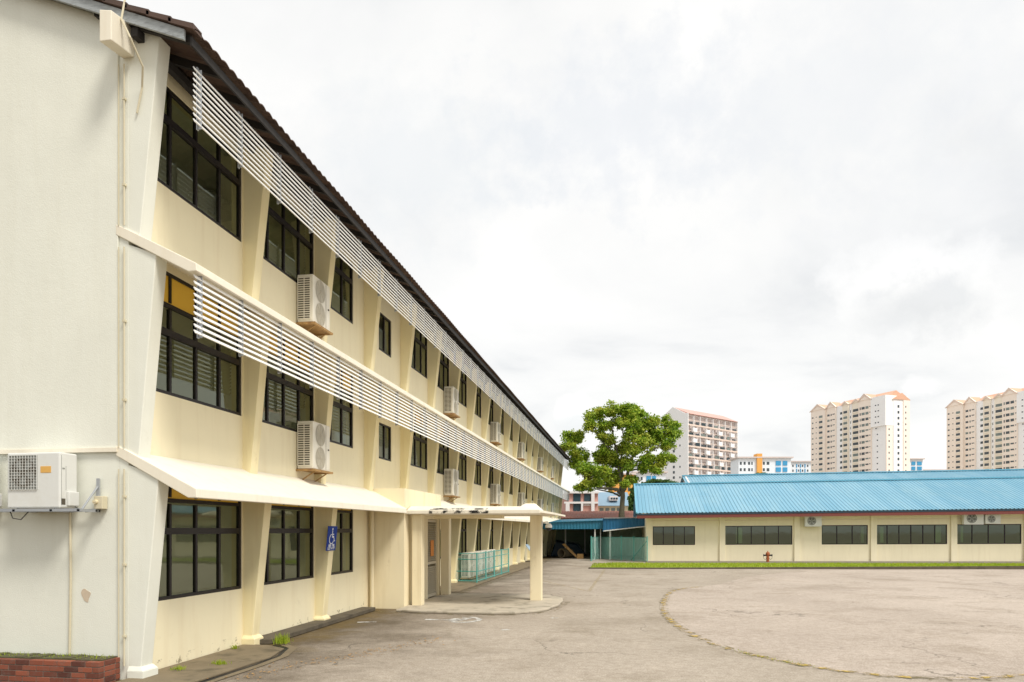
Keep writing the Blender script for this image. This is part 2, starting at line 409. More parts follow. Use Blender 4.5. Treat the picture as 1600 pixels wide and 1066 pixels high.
def struct(o, kind='structure'): o['kind'] = kind; return o
def dup(root, loc, rz, label, group=None):
    def cp(o, par):
        c = o.copy(); COL.objects.link(c)
        if par is not None: c.parent = par
        for ch in o.children: cp(ch, c)
        return c
    r = cp(root, None); r.location = loc; r.rotation_euler = (0, 0, rz); r['label'] = label
    MW[r.name] = Matrix.Translation(loc) @ Matrix.Rotation(rz, 4, 'Z')
    if group: r['group'] = group
    return r
def at(u, D):
    xc = (u - U0) / F * D; return (xc * CT - D * ST, xc * ST + D * CT)
def zat(v, D): return H + (V0 - v) / F * D

def s_of(obj, u):
    Mx = MW[obj.name]; o_ = Mx.translation; e = Mx.to_3x3() @ Vector((1, 0, 0)); r = (u - U0) / F
    den = lambda p: (-p.x * ST + p.y * CT); num = lambda p: (p.x * CT + p.y * ST)
    return (r * den(o_) - num(o_)) / (num(e) - r * den(e))

# ---------------------------------------------------------------- ground
g = MB(); n = 24
xs = [-3000, -400, -60, -20, 0, 20, 60, 400, 3000]; ys = [-400, -40, 0, 20, 40, 80, 200, 800, 4000]
g.v = [(x, y, 0) for y in ys for x in xs]
g.f = [(j * 9 + i, j * 9 + i + 1, (j + 1) * 9 + i + 1, (j + 1) * 9 + i) for j in range(8) for i in range(8)]
struct(g.build('ground', M['asphalt']))
ring = [(2.5, 27.3), (1.9, 26.6), (1.3, 25.0), (.95, 22), (.82, 19.5), (.84, 17.6), (1.0, 15.9), (1.3, 14.3), (1.75, 13.0), (2.3, 12.15), (3.1, 11.35), (3.9, 11.05), (4.7, 11.05), (5.4, 11.4)]
def smooth_path(p, k=6):
    out = []
    for i in range(len(p) - 1):
        a, b, c, d = (Vector(p[max(i - 1, 0)]), Vector(p[i]), Vector(p[i + 1]), Vector(p[min(i + 2, len(p) - 1)]))
        for j in range(k):
            t = j / k; out.append(.5 * ((2 * b) + (c - a) * t + (2 * a - 5 * b + 4 * c - d) * t * t + (-a + 3 * b - 3 * c + d) * t ** 3))
    return out + [Vector(p[-1])]
rp = smooth_path(ring, 30)
poly = [(p.x, p.y) for p in rp] + [(7.5, 12.4), (12, 14), (24, 20), (40, 28), (40, 44.5), (21, 42.5), (9, 40), (5, 33.5), (3.4, 29)]
o = MB().add([(x, y, .004) for x, y in poly], [tuple(range(len(poly)))]).build('pavement', M['asphalt2']); struct(o)
def ribbon(path, w, z, jitter=0):
    m = MB(); path = [Vector(p) for p in path]
    for i, p in enumerate(path):
        d = (path[min(i + 1, len(path) - 1)] - path[max(i - 1, 0)]).normalized(); nn = Vector((-d.y, d.x))
        a = w / 2 * (1 + jitter * (random.random() - .5)); m.v += [(*(p + nn * a), z), (*(p - nn * a), z)]
    m.f = [(2 * i, 2 * i + 1, 2 * i + 3, 2 * i + 2) for i in range(len(path) - 1)]; return m
struct(ribbon(rp, .24, .008, .25).build('ground_marking', M['moss']))
struct(ribbon(rp[:-60], .13, .012, .2).build('ground_marking', M['yline']))
struct(ribbon([(4.4, 11.05), (5.0, 11.2), (5.6, 11.5), (6.3, 12.0)], .12, .012).build('ground_marking', M['yline']))
for a, b in (((-1.44, 38.6), (-1.45, 24.7)), ((-1.45, 24.7), (-3.6, 29.4)), ((-3.6, 29.4), (-4.4, 33))):
    n_ = 14; struct(ribbon([Vector(a).lerp(Vector(b), i / n_) for i in range(n_ + 1)], .12, .005).build('ground_marking', M['yline_faint']))
struct(ribbon([(-6.15, 15.6), (-5.75, 15.75)], .12, .005).build('ground_marking', M['wline']))
for a, b in (((-1.9, 17.1), (-1.75, 17.2)), ((-2.7, 14.9), (-2.55, 15.0))):
    struct(ribbon([a, b], .12, .005).build('ground_marking', M['wline']))
# wheelchair symbol on the asphalt, seen lying on its side from here
wc = MB()
def wcp(a, b): return (-4.78 + a, 16.35 + b)      # a to the right, b away
def stroke(pts, w): 
    r = ribbon([wcp(*p) for p in pts], w, .006); wc.add(r.v, r.f)
stroke([(0, .0), (.18, .0)], .20); stroke([(.18, .0), (.62, -.02), (.82, -.06)], .13)
stroke([(.62, .0), (.72, .32)], .17); stroke([(.82, -.06), (.95, .42)], .17)
stroke([(.98 + .33 * math.cos(w) - .05, .10 + .48 * math.sin(w)) for w in [R(x) for x in range(-150, 121, 15)]], .13)
struct(wc.build('ground_marking', M['wline']))
# concrete apron, drain and platform
ap = MB().prism([(-6.93, 6.0), (-5.85, 6.0), (-5.88, 9.1), (-5.82, 11.0), (-6.0, 11.8), (-6.45, 12.1), (-6.93, 12.1)], 'z', .004, .035)
struct(ap.build('pavement', M['apron'], bevel=.008))
struct(ribbon([(-5.81, 6.0), (-5.84, 9.1), (-5.78, 10.4), (-5.80, 11.2), (-6.02, 11.95), (-6.42, 12.25)], .06, .006, .4).build('drain', M['black']))
struct(ribbon([(-5.70, 6.0), (-5.73, 9.1), (-5.67, 10.4), (-5.69, 11.2), (-5.92, 12.0), (-6.36, 12.4)], .13, .010, .3).build('kerb', M['apron']))
struct(MB().prism([(-6.93, 12.12), (-6.52, 12.35), (-6.56, 17.9), (-6.93, 17.9)], 'z', .006, .10).build('kerb', M['deck_dark'], bevel=.012))
struct(MB().prism([(-6.9, 22.3), (-5.75, 22.3), (-5.65, 48), (-6.9, 48)], 'z', .004, .06).build('pavement', M['apron'], bevel=.01))
struct(ribbon([(-5.62, 23), (-5.5, 30), (-5.52, 36), (-5.5, 47)], .24, .006, .9).build('kerb', M['moss']))
plat = [(-5.95, 17.75), (-5.0, 17.55), (-3.4, 17.6), (-2.6, 17.9), (-2.2, 18.6), (-2.0, 19.8), (-2.0, 21.2), (-2.3, 22.1), (-3.2, 22.6), (-5.95, 22.5)]
random.seed(9); plat = [(p.x + random.gauss(0, .02), p.y + random.gauss(0, .02)) for p in smooth_path(plat, 5)]
struct(MB().prism(plat, 'z', .004, .07).build('platform', M['concrete'], bevel=.02))
struct(ribbon([(p[0], p[1]) for p in [(-6.6, 17.9), (-5.6, 17.5), (-5.0, 17.42), (-3.4, 17.46), (-2.5, 17.76), (-2.1, 18.5), (-1.92, 19.8), (-1.92, 21.2)]], .26, .008, 1).build('ground_marking', M['moss']))

# ---------------------------------------------------------------- the long three-storey building
GY, FX, XO = 9.1, -6.95, -16.0
BAY, NB = 3.0, 20
YE = GY + BAY * NB                      # 69.1
bl = thing('three_storey_building', 'long cream three storey building with slanted fins, white louvre bands and brown tiled roof', 'building', (-11.5, 39, 0))
ROOFZ = lambda x: 8.735 + .40 * (-5.7 - x)      # underside of the rafters' top
# gable end wall
m = MB().prism([(-16, 0), (-7.09, 0), (-7.09, 9.22), (-7.6, 9.44), (-11.5, 11.0), (-16, 9.2)], 'y', GY, GY + .2)
gw = m.build('gable_wall', M['gable'], bl)
MB().prism([(-16, 3.22), (-7.10, 3.22), (-7.10, 9.2), (-7.6, 9.42), (-11.5, 10.98), (-16, 9.15)], 'y', GY - .025, GY - .001).build('upper_render', M['gable'], gw, bevel=.01)
MB().box(-16, -7.10, GY - .05, GY - .026, 3.19, 3.25).build('string_course', M['canopy'], gw)
pp = [(-7.62 +   .065 * math.cos(w) * (1 + .3 * math.sin(3 * w)), 1.17 + .10 * math.sin(w) * (1 + .25 * math.cos(2 * w + 1))) for w in [2 * math.pi * k / 18 for k in range(18)]]
MB().prism(pp, 'y', GY - .004, GY - .0005).build('peeled_patch', M['peel'], gw)
# beam end sticking out of the gable under the verge
m = MB().hexa([(-7.02, 8.62, 8.62), (-6.84, 8.62, 8.62), (-6.86, GY, 8.70), (-7.04, GY, 8.70)], [(-7.02, 8.62, 9.05), (-6.84, 8.62, 9.02), (-6.86, GY, 9.12), (-7.04, GY, 9.16)])
m.build('beam_end', M['canopy'], bl, bevel=.012)
# floors, back partition, far end (what the windows look into)
for z0, z1 in ((0.0, .04), (3.02, 3.17), (6.1, 6.25), (9.02, 9.1)):
    MB().box(-15.8, FX - .21, GY + .21, YE, z0, z1).build('floor_slab', M['room'], bl)
for k in (3, 4, 8, 12, 16):
    MB().box(-15.9, FX - .22, GY + BAY * k + .05, GY + BAY * k + .17, .05, 9.0).build('partition', M['room'], bl)
MB().box(-16, FX - .2, YE + .25, YE + .45, 0, 9.1).build('end_wall', M['cream'], bl)
rw = MB()
for z0, z1 in ((0, 1.0), (2.9, 4.1), (6.0, 7.2), (8.85, 9.1)): rw.box(-16.2, -16.0, GY, YE + .45, z0, z1)
for k in range(NB + 1):
    for z0, z1 in ((1.0, 2.9), (4.1, 6.0), (7.2, 8.85)): rw.box(-16.2, -16.0, GY + BAY * k, GY + BAY * k + .4, z0, z1)
rw.build('rear_wall', M['cream'], bl)  # out of view; its window openings are added to let daylight into the rooms
# fins
def fin(z0, z1, xb, xt, zt2=None):
    m = MB(); y0, y1 = 0, .25
    m.hexa([(FX - .14, y0, z0), (xb, y0, z0), (xb, y1, z0), (FX - .14, y1, z0)], [(FX - .14, y0, zt2 or z1), (xt, y0, z1), (xt, y1, z1), (FX - .14, y1, zt2 or z1)])
    return m
finm = [fin(0, 2.86, -6.78, -6.485, 3.05), fin(3.08, 5.94, -6.80, -6.525, 6.14), fin(6.18, 8.96, -6.78, -6.475, 9.18)]
fin_src = []
for fl in range(3):
    o = finm[fl].build('fin', M['fin'], bl, bevel=.012, local=True); fin_src.append(o)
base_src = MB().hexa([(FX, -.04, 0), (-6.70, -.04, 0), (-6.70, .29, 0), (FX, .29, 0)], [(FX, -.04, .13), (-6.70, -.04, .13), (-6.70, .29, .13), (FX, .29, .13)])
base_src.hexa([(FX, -.04, .13), (-6.70, -.04, .13), (-6.70, .29, .13), (FX, .29, .13)], [(FX, -.005, .19), (-6.755, -.005, .19), (-6.755, .255, .19), (FX, .255, .19)])
base_o = base_src.build('fin_base', M['fin'], fin_src[0], bevel=.006, local=True)
LOC = Vector((-11.5, 39, 0))
first = {}
for k in range(NB + 1):
    for fl in range(3):
        if fl == 0 and k in (3, 4): continue
        if fl in first: o = fin_src[fl].copy(); COL.objects.link(o)
        else: o = fin_src[fl]; first[fl] = 1
        o.parent = bl; o.location = (11.5, GY + BAY * k - 39, 0)
        if k == 0: o.material_slots[0].link = 'OBJECT'; o.material_slots[0].material = M['gable']
        else: o.material_slots[0].link = 'DATA'
        if fl == 0 and o is not fin_src[0]:
            c = base_o.copy(); COL.objects.link(c); c.parent = o; c.material_slots[0].link = 'DATA'
        elif fl == 0: base_o.material_slots[0].link = 'OBJECT'; base_o.material_slots[0].material = M['gable']
# the near end of each storey reaches out to the corner: slab strip flush with the gable
MB().box(-7.085, FX - .002, GY - .002, GY + .2, 0, 9.2).build('corner_pier', M['gable'], bl)
# wall panels with openings
GZ, MZ, TZ = [1.04, 2.08, 2.55, 2.92], [4.15, 5.10, 5.52, 6.02], [7.28, 8.33, 8.83]
wins = []                                  # (yL, yR, zlist, ncols, yellow, bay, floor)
for fl, (zb, zt) in enumerate(((0, 3.17), (3.17, 6.25), (6.25, 9.24))):
    m = MB()
    for k in range(NB):
        y0, y1 = GY + BAY * k + .25, GY + BAY * (k + 1)
        if k == 3 and fl == 0:
            m.build('facade_wall', M['cream'], bl); m = MB(); continue
        zl = (GZ, MZ, TZ)[fl]; a, b, nc, ye = y0 + .04, y1 - .03, 4, fl < 2
        if k == 2: b = y0 + 2.0; nc = 3
        if k == 3: a, b, nc, ye = 19.22, 20.28, 2, False; zl = (None, [4.09, 5.10], [7.12, 8.2])[fl]
        if fl == 0 and k == 4: a = 22.2; nc = 3
        m.box(FX - .2, FX, y0 - .02, y1 + .02, zb + .002, zl[0]); m.box(FX - .2, FX, y0 - .02, y1 + .02, zl[-1], zt - .002)
        m.box(FX - .2, FX, y0 - .02, a, zl[0], zl[-1]); m.box(FX - .2, FX, b, y1 + .02, zl[0], zl[-1])
        wins.append((a, b, zl, nc, ye, k, fl))
    m.build('facade_wall', M['cream'], bl)
cache = {}
for (a, b, zl, nc, ye, k, fl) in wins:
    key = (round(b - a, 3), tuple(zl), nc)
    if key not in cache:
        w = b - a; x0, x1 = -.075, -.015; fr = MB(); t = .055
        fr.box(x0, x1, 0, t, zl[0], zl[-1]); fr.box(x0, x1, w - t, w, zl[0], zl[-1])
        fr.box(x0 + .001, x1 + .015, t, w - t, zl[0], zl[0] + .05); fr.box(x0, x1, t, w - t, zl[-1] - .05, zl[-1])
        for i in range(1, nc):
            y = w * i / nc
            for j in range(len(zl) - 1): fr.box(x0 + .004, x1 - .004, y - t / 2, y + t / 2, zl[j] + .05, zl[j + 1] - .05)
        for j in range(1, len(zl) - 1):
            h = .05 if j == 1 else .03
            fr.box(x0 + .002, x1 + (.012 if j == 1 else -.002), t, w - t, zl[j] - h, zl[j] + h)
        # sliding sash edges in the main row
        f = fr.build('window', M['frame'], bl, local=True)
        pn = MB()
        top = zl[-1] if not ye else zl[-2]
        a_, b_ = zl[0] + .03, (top - .01 if not ye else top); pn.add([(-.046, t * .6, a_), (-.046, w - t * .6, a_), (-.046, w - t * .6, b_), (-.046, t * .6, b_)], [(0, 1, 2, 3)])
        p = pn.build('pane', M['glass'], f, local=True)
        yy = None
        if ye: yy = MB().box(-.06, -.04, t * .6, w - t * .6, zl[-2] + .002, zl[-1] - .02).build('coloured_panel', M['yellow'], f, local=True)
        cache[key] = (f, p, yy); 
    else:
        f0, p0, y0_ = cache[key]; f = f0.copy(); COL.objects.link(f); f.parent = bl
        for s_ in (p0, y0_):
            if s_: c = s_.copy(); COL.objects.link(c); c.parent = f
    f.location = (FX + 11.5, a - 39, 0)
    # blinds hanging behind part of the windows
    if (fl == 1 and k in (0, 1, 2, 3, 5, 7, 9)) or (fl == 2 and k in (1, 2, 5, 6, 9)) or (fl == 0 and k in (7, 10)):
        bm_ = MB(); zt_ = zl[-1] - .02; zb_ = zl[0] + (.38 if fl == 1 else .02) + (.25 if k % 2 else 0); z = zb_
        while z < zt_:
            bm_.add([(FX - .24, a, z), (FX - .24, b, z), (FX - .20, b, z + .05), (FX - .20, a, z + .05)], [(0, 1, 2, 3)]); z += .062
        bm_.build('blind', M['blind'], bl)
# ceiling lamps with their white grids (unlit)
for k, fl in ((0, 2), (0, 1), (1, 2), (4, 2)):
    zc = 9.02 if fl == 2 else 6.1; y = GY + BAY * k + 1.9
    for xx in (-8.6, -10.3):
        lm = MB().box(xx - .3, xx + .3, y - .62, y + .62, zc - .10, zc - .07)
        for i in range(13): lm.box(xx - .3, xx + .3, y - .6 + i * .1, y - .59 + i * .1, zc - .16, zc - .101)
        lm.build('ceiling_lamp', M['lamp_white'], bl)
# sloping canopies
def canopy_profile(zw, ze, th, xe): return [(FX, zw), (xe, ze), (xe + .01, ze - th), (xe - .12, ze - th), (FX, zw - .16)]
for (zw, ze, th, xe, ya, yb) in ((3.20, 2.665, .125, -5.9, GY, 18.45), (3.20, 2.665, .125, -5.9, 22.15, YE + .3), (6.29, 5.76, .11, -5.9, GY, YE + .3)):
    near = ya == GY
    cn = MB().prism(canopy_profile(zw, ze, th, xe), 'y', ya + (.12 if near else 0), yb)
    if near: cn.prism([(-7.13, zw + .085), (FX, zw + .006), (xe, ze), (xe + .01, ze - th), (xe - .12, ze - th), (-7.13, zw - .06)], 'y', GY - .03, GY + .12)
    cn.build('canopy', M['canopy'], bl, bevel=.010)
# louvre screens, each hung on its own brackets
def screen(ztop, zbot, x, ns, y0, y1, name):
    m = MB(); p = (ztop - zbot) / (ns - 1)
    for i in range(ns):
        z = zbot + i * p
        m.prism([(x + .008, z - .028), (x + .022, z - .022), (x - .006, z + .024), (x - .020, z + .019)], 'y', y0, y1)
    s_ = m.build(name, M['white_metal'], bl, bevel=0)
    br0 = None; y = y0 + .15; k = 0
    while y < y1:
        if br0 is None:
            b = MB().box(-.05, -.036, -.022, .022, zbot - .06, ztop + .10); b.box(-.05, .02, -.004, .004, zbot - .05, ztop + .06)
            br0 = b.build('mounting_bracket', M['grey_metal'], s_, local=True); o = br0
        else: o = br0.copy(); COL.objects.link(o); o.parent = s_
        o.location = (x + 11.5, y - 39, 0); y += 1.25 if k else 1.08; k += 1
    return s_
screen(5.60, 4.84, -5.955, 10, GY + .02, YE, 'louvre_screen')
screen(8.50, 7.78, -5.99, 10, GY + .06, YE, 'louvre_screen')
# roof
RX0, RXR = -5.80, -11.5
def tiles():
    m = MB(); pitch = .215; per = 6; ny = int((YE + .5 - 8.88) / pitch) * per
    prof = [0, .015, .028, .033, .028, .015]
    nc = 16; step = (RX0 - RXR) / nc
    for c in range(nc):
        xa, xb = RX0 - c * step, RX0 - (c + 1) * step - .04
        za, zb = ROOFZ(xa) + .055, ROOFZ(xb) + .030
        o = len(m.v)
        for i in range(ny + 1):
            y = 8.88 + i * pitch / per; h = prof[i % per]; jit = .006 * math.sin(i // per * 12.9 + c * 3.1)
            m.v += [(xa + jit, y, za + h), (xb, y, zb + h), (xa + jit, y, za + h - .016)]
        for i in range(ny):
            a = o + 3 * i; m.f += [(a, a + 3, a + 4, a + 1), (a, a + 2, a + 5, a + 3)]
    m.add([(RXR, 8.88, ROOFZ(RXR) + .06), (-17.3, 8.88, 8.75), (-17.3, YE + .5, 8.7), (RXR, YE + .5, ROOFZ(RXR) + .06)], [(0, 1, 2, 3)])
    return m
roof = tiles().build('tiled_roof', M['tile'], bl)
# tile edge along the verge
vm = MB()
for i in range(20):
    xa = RX0 - i * .33; xb = xa - .37
    vm.hexa([(xb, 8.85, ROOFZ(xb) + .02), (xa, 8.85, ROOFZ(xa) + .035), (xa, 9.05, ROOFZ(xa) + .035), (xb, 9.05, ROOFZ(xb) + .02)],
            [(xb, 8.85, ROOFZ(xb) + .085), (xa, 8.85, ROOFZ(xa) + .11), (xa, 9.05, ROOFZ(xa) + .11), (xb, 9.05, ROOFZ(xb) + .085)])
vm.build('verge_tiles', M['tile'], roof)
MB().prism([(-5.96, ROOFZ(-5.96) + .015), (RXR, ROOFZ(RXR) + .015), (RXR, ROOFZ(RXR) - .155), (-5.96, ROOFZ(-5.96) - .135)], 'y', 8.89, 8.93).build('barge_board', M['barge'], roof, bevel=.006)
MB().prism([(RXR, ROOFZ(RXR) + .015), (-17.2, 8.6), (-17.2, 8.45), (RXR, ROOFZ(RXR) - .155)], 'y', 8.89, 8.93).build('barge_board', M['barge'], roof)
MB().box(-5.905, -5.875, 8.94, YE + .45, 8.655, 8.77).build('fascia_board', M['timber'], roof)
r0 = None; y = 9.02
while y < YE + .4:
    if r0 is None:
        r0 = MB().prism([(-5.91, ROOFZ(-5.91) - .002), (-7.4, ROOFZ(-7.4) - .002), (-7.4, ROOFZ(-7.4) - .15), (-5.91, ROOFZ(-5.91) - .11)], 'y', -.035, .035).build('rafter', M['timber'], roof, local=True); o = r0
    else: o = r0.copy(); COL.objects.link(o); o.parent = roof
    o.location = (11.5, y - 39, 0); y += .75
MB().box(-6.80, -6.70, 8.95, YE + .4, ROOFZ(-6.75) - .27, ROOFZ(-6.75) - .152).build('eaves_beam', M['timber'], roof)
# entrance lobby, part of the building
lb = MB().box(-6.95, -5.97, 18.45, 18.60, 0, 2.66); lb.box(-7.15, FX, 18.118, 18.45, 0, 3.03); lb.box(-6.12, -5.97, 18.60, 20.70, 0, 2.66); lb.box(-6.12, -5.97, 21.88, 22.1, 0, 2.66)
lb.box(-6.12, -5.97, 20.70, 21.88, 2.42, 2.66); lb.box(-6.95, -6.12, 21.95, 22.1, 0, 2.66); lb.box(-6.95, -5.95, 18.42, 22.12, 2.661, 3.20)
lo = lb.build('entrance_lobby', M['tan'], bl)
d = MB().box(-6.06, -6.02, 20.72, 20.78, .07, 2.41); d.box(-6.06, -6.02, 21.80, 21.86, .07, 2.41); d.box(-6.06, -6.02, 20.78, 21.80, .07, .16); d.box(-6.06, -6.02, 20.78, 21.80, 2.33, 2.41); d.box(-6.06, -6.02, 20.78, 21.80, 1.06, 1.14)
for i in range(38):
    z = .175 + i * .057
    if 1.02 < z < 1.13: continue
    d.prism([(-6.075, z), (-6.02, z - .03), (-6.018, z - .022), (-6.073, z + .010)], 'y', 20.78, 21.80)
dr = d.build('louvred_door', M['door'], lo)
MB().box(-6.013, -6.008, 21.15, 21.5, 1.3, 1.78).build('notice', M['orange'], dr)
MB().tube([(-6.0, 20.80, 1.05), (-5.97, 20.80, 1.05), (-5.97, 20.86, 1.05)], .012).build('handle', M['grey_metal'], dr)
# pipes and conduits fixed to the building
MB().tube([(-6.83, 18.36, .02), (-6.83, 18.36, 2.9)], .055, 12).build('downpipe', M['pipe'], bl, smooth=False)
cd = MB()
for x_ in (-7.08, -6.995):
    for z0, z1 in ((.2, 2.95), (3.25, 6.05), (6.35, 8.6)):
        cd.tube([(x_, GY - .035, z0), (x_, GY - .035, z1)], .011 if x_ > -7.05 else .008, 6)
for z in (.6, 1.6, 2.55, 3.9, 5.0, 6.9, 8.1): cd.box(-7.015, -6.975, GY - .05, GY - .01, z, z + .03)
cd.build('conduit', M['conduit'], bl)
MB().tube([(-6.83, 8.87, 9.35), (-6.83, 8.80, 9.02), (-6.66, 8.75, 8.72), (-6.62, 8.95, 8.45), (-6.72, GY - .03, 8.25), (-6.99, GY - .03, 7.9), (-6.99, GY - .03, 7.5)][:5] + [(-6.80, GY - .03, 7.9)], .014, 6).build('cable', M['conduit'], bl)
cp = MB().tube([(-7.86, GY - .03, .25), (-7.84, GY - .03, 1.4), (-7.85, GY - .03, 2.42)], .016, 8)
cp.build('drain_pipe', M['conduit'], bl)

# ---------------------------------------------------------------- entrance porch
po = thing('entrance_porch', 'flat white concrete entrance porch on square cream posts with mouldy edge', 'porch', (-4.2, 20.4, 0))
m = MB().box(-6.2, -2.35, 18.5, 22.3, 2.52, 2.62)
m.hexa([(-5.93, 18.53, 2.62), (-2.40, 18.53, 2.62), (-2.40, 22.27, 2.62), (-5.93, 22.27, 2.62)], [(-5.93, 18.9, 2.74), (-2.95, 18.9, 2.72), (-2.95, 22.0, 2.72), (-5.93, 22.0, 2.74)])
pr = m.build('porch_roof', M['canopy'], po, bevel=.012)
m = MB().hexa([(-2.42, 18.5, 2.56), (-2.02, 18.7, 2.50), (-2.02, 22.1, 2.50), (-2.42, 22.3, 2.56)], [(-2.42, 18.5, 2.62), (-2.02, 18.7, 2.55), (-2.02, 22.1, 2.55), (-2.42, 22.3, 2.62)])
m.build('roof_edge', M['canopy'], pr)
MB().box(-5.3, -3.7, 18.488, 18.497, 2.53, 2.612).build('mould_stain', M['flake'], pr)
MB().add([(-5.3, 18.55, 2.632), (-3.75, 18.55, 2.632), (-3.75, 18.70, 2.681), (-5.3, 18.70, 2.681)], [(0, 1, 2, 3)]).build('mould_stain', M['flake'], pr)
MB().box(-5.6, -3.6, 20.0, 20.3, 2.42, 2.518).build('beam', M['tan'], po)
MB().hexa([(-3.28, 20.4, 2.70), (-2.55, 20.4, 2.64), (-2.55, 21.2, 2.64), (-3.28, 21.2, 2.70)], [(-3.05, 20.65, 2.86), (-2.78, 20.65, 2.86), (-2.78, 20.95, 2.86), (-3.05, 20.95, 2.86)]).build('post_cap', M['canopy'], po, bevel=.01)
for x0, x1, y0, y1 in ((-5.85, -5.58, 18.75, 19.03), (-5.93, -5.66, 22.0, 22.28), (-2.91, -2.58, 20.64, 20.95)):
    MB().box(x0, x1, y0, y1, .06, 2.519).build('post', M['tan'], po, bevel=.015)

# camera dome on the post
cc = thing('security_camera', 'small white dome security camera hung on the free standing porch post', 'camera', (-2.5, 20.75, 2.2))
MB().box(-2.575, -2.56, 20.66, 20.84, 2.2, 2.36).tube([(-2.57, 20.75, 2.3), (-2.42, 20.75, 2.33), (-2.38, 20.75, 2.28)], .02, 8).build('arm', M['white'], cc)
MB().tube([(-2.38, 20.75, 2.28), (-2.38, 20.75, 2.22), (-2.38, 20.75, 2.16)], [.06, .10, .10], 14).build('housing', M['white'], cc)
MB().ball((-2.38, 20.75, 2.15), .085, 14).build('dome', M['black'], cc, smooth=True)

# ---------------------------------------------------------------- air conditioners
def make_wall_ac(name, label, group):
    """two fans facing +X, side grille facing -Y; origin at the back bottom near corner"""
    t = thing(name, label, 'air conditioner', (0, 0, 0), 0, group); d_, w, h = .37, .86, 1.05
    c = MB().box(.02, d_, 0, w, .05, h).build('casing', M['ac'], t, bevel=.015, local=True)
    for z in (.30, .79):
        g_ = MB().disc((d_ + .004, .36, z), .235, 'x', 28)
        for rr in (.05, .10, .15, .20, .235): g_.disc((d_ + .012, .36, z), rr, 'x', 28, rr - .012)
        for a in range(8):
            w_ = a * math.pi / 4; g_.tube([(d_ + .012, .36, z), (d_ + .012, .36 + .235 * math.cos(w_), z + .235 * math.sin(w_))], .004, 4)
        g_.build('fan_grille', M['ac_fan'], t, local=True)
    MB().box(.04, d_ - .06, -.004, .004, .12, h - .07).build('side_coil', M['ac_dark'], t, local=True)
    s_ = MB(); nr = 18
    for i in range(nr + 1): z = .12 + (h - .19) * i / nr; s_.box(.035, d_ - .055, -.014, -.005, z - .009, z + .009)
    for x_ in (.035, .175, d_ - .06): s_.box(x_ - .006, x_ + .008, -.017, -.0045, .11, h - .06)
    s_.build('side_grille', M['ac'], t, local=True)
    MB().box(d_ + .001, d_ + .006, w - .22, w - .215, .08, h - .03).box(d_ + .001, d_ + .02, w - .12, w - .08, .5, .53).build('panel_seam', M['ac_dark'], t, local=True)
    b = MB().box(-.01, d_ + .06, -.03, .01, .0, .045).box(-.01, d_ + .06, w - .01, w + .03, .0, .045).box(d_ + .02, d_ + .06, .01, w - .01, .0, .04).box(0, d_ + .02, .01, w - .01, .022, .03)
    b.tube([(.0, .12, -.22), (d_ - .02, .12, -.0)], .014, 6); b.tube([(.0, w - .12, -.22), (d_ - .02, w - .12, -.0)], .014, 6)
    b.build('bracket', M['rust'], t, local=True)
    return t
ac_y = [14.22, 26.2, 35.15, 43.5, 52.8, 60.3]
zz = {2: 6.40, 1: 3.33}
words = ['first', 'second', 'third', 'fourth', 'fifth', 'last']
src = None
for fl, nm in ((2, 'top storey above the upper louvre band'), (1, 'middle storey just above the sloping canopy')):
    for i, y in enumerate(ac_y):
        lab = '%s ivory twin fan unit in the %s' % (('nearest', 'second', 'third', 'fourth', 'fifth', 'farthest')[i], ('top row below the roof louvres' if fl == 2 else 'middle row above the ground canopy'))
        if src is None:
            src = make_wall_ac('air_conditioner', lab, 'outdoor units bracketed on the facade'); src.location = (FX, y, zz[fl])
            MW[src.name] = Matrix.Translation(src.location)
        else: dup(src, (FX, y, zz[fl]), 0, lab, 'outdoor units bracketed on the facade')
gl_labels = ['nearest ivory outdoor unit at the open end of the teal cage', 'second ivory outdoor unit inside the teal cage on the ground', 'third ivory outdoor unit, middle of the row in the teal cage', 'fourth ivory outdoor unit inside the teal cage on the ground', 'last ivory outdoor unit at the far end of the teal cage']
for i in range(5):
    dup(src, (-6.82, 28.4 + i * 1.18, .12), 0, gl_labels[i], 'outdoor units standing in the teal cage')
M['streak'] = paint_mat('rust_streak', (.50, .33, .15), .52); M['grime'] = paint_mat('foot_grime', (.36, .31, .20), .56)
for y, z in ((14.3, 6.38), (14.95, 6.38), (14.28, 3.9), (26.3, 6.35)):
    MB().add([(FX + .002, y - .07, z + .1), (FX + .002, y + .09, z + .1), (FX + .002, y + .04, z + .5), (FX + .002, y - .03, z + .5)], [(0, 1, 2, 3)]).build('rust_streak', M['streak'], bl)
for k in range(3):
    MB().add([(FX + .002, GY + BAY * k + .26, .035), (FX + .002, GY + BAY * k + 2.98, .035), (FX + .002, GY + BAY * k + 2.98, .22), (FX + .002, GY + BAY * k + .26, .16)], [(0, 1, 2, 3)]).build('grime', M['grime'], bl)
# teal cage round the ground units
fc = thing('teal_cage', 'low teal mesh cage round the outdoor units beside the building', 'fence', (-5.95, 31, 0))
def cage_panel(p0, p1, h):
    p0, p1 = Vector((*p0, .06)), Vector((*p1, .06)); m = MB()
    m.add([p0, p1, p1 + Vector((0, 0, h)), p0 + Vector((0, 0, h))], [(0, 1, 2, 3)]); m.build('mesh_panel', M['weld'], fc)
    r_ = MB()
    for z in (.06, h * .38, h * .8, h): r_.tube([p0 + Vector((0, 0, z)), p1 + Vector((0, 0, z))], .018, 6)
    r_.build('rail', M['green_fence'], fc)
cage_panel((-5.92, 27.3), (-5.86, 34.2), 1.12)
cage_panel((-6.9, 27.5), (-5.92, 27.3), 1.12)
for p in ((-5.92, 27.3), (-5.91, 29.0), (-5.89, 30.7), (-5.88, 32.4), (-5.86, 34.2), (-6.85, 27.5)):
    MB().tube([(p[0], p[1], .04), (p[0], p[1], 1.22)], .028, 8).build('post', M['green_fence'], fc)

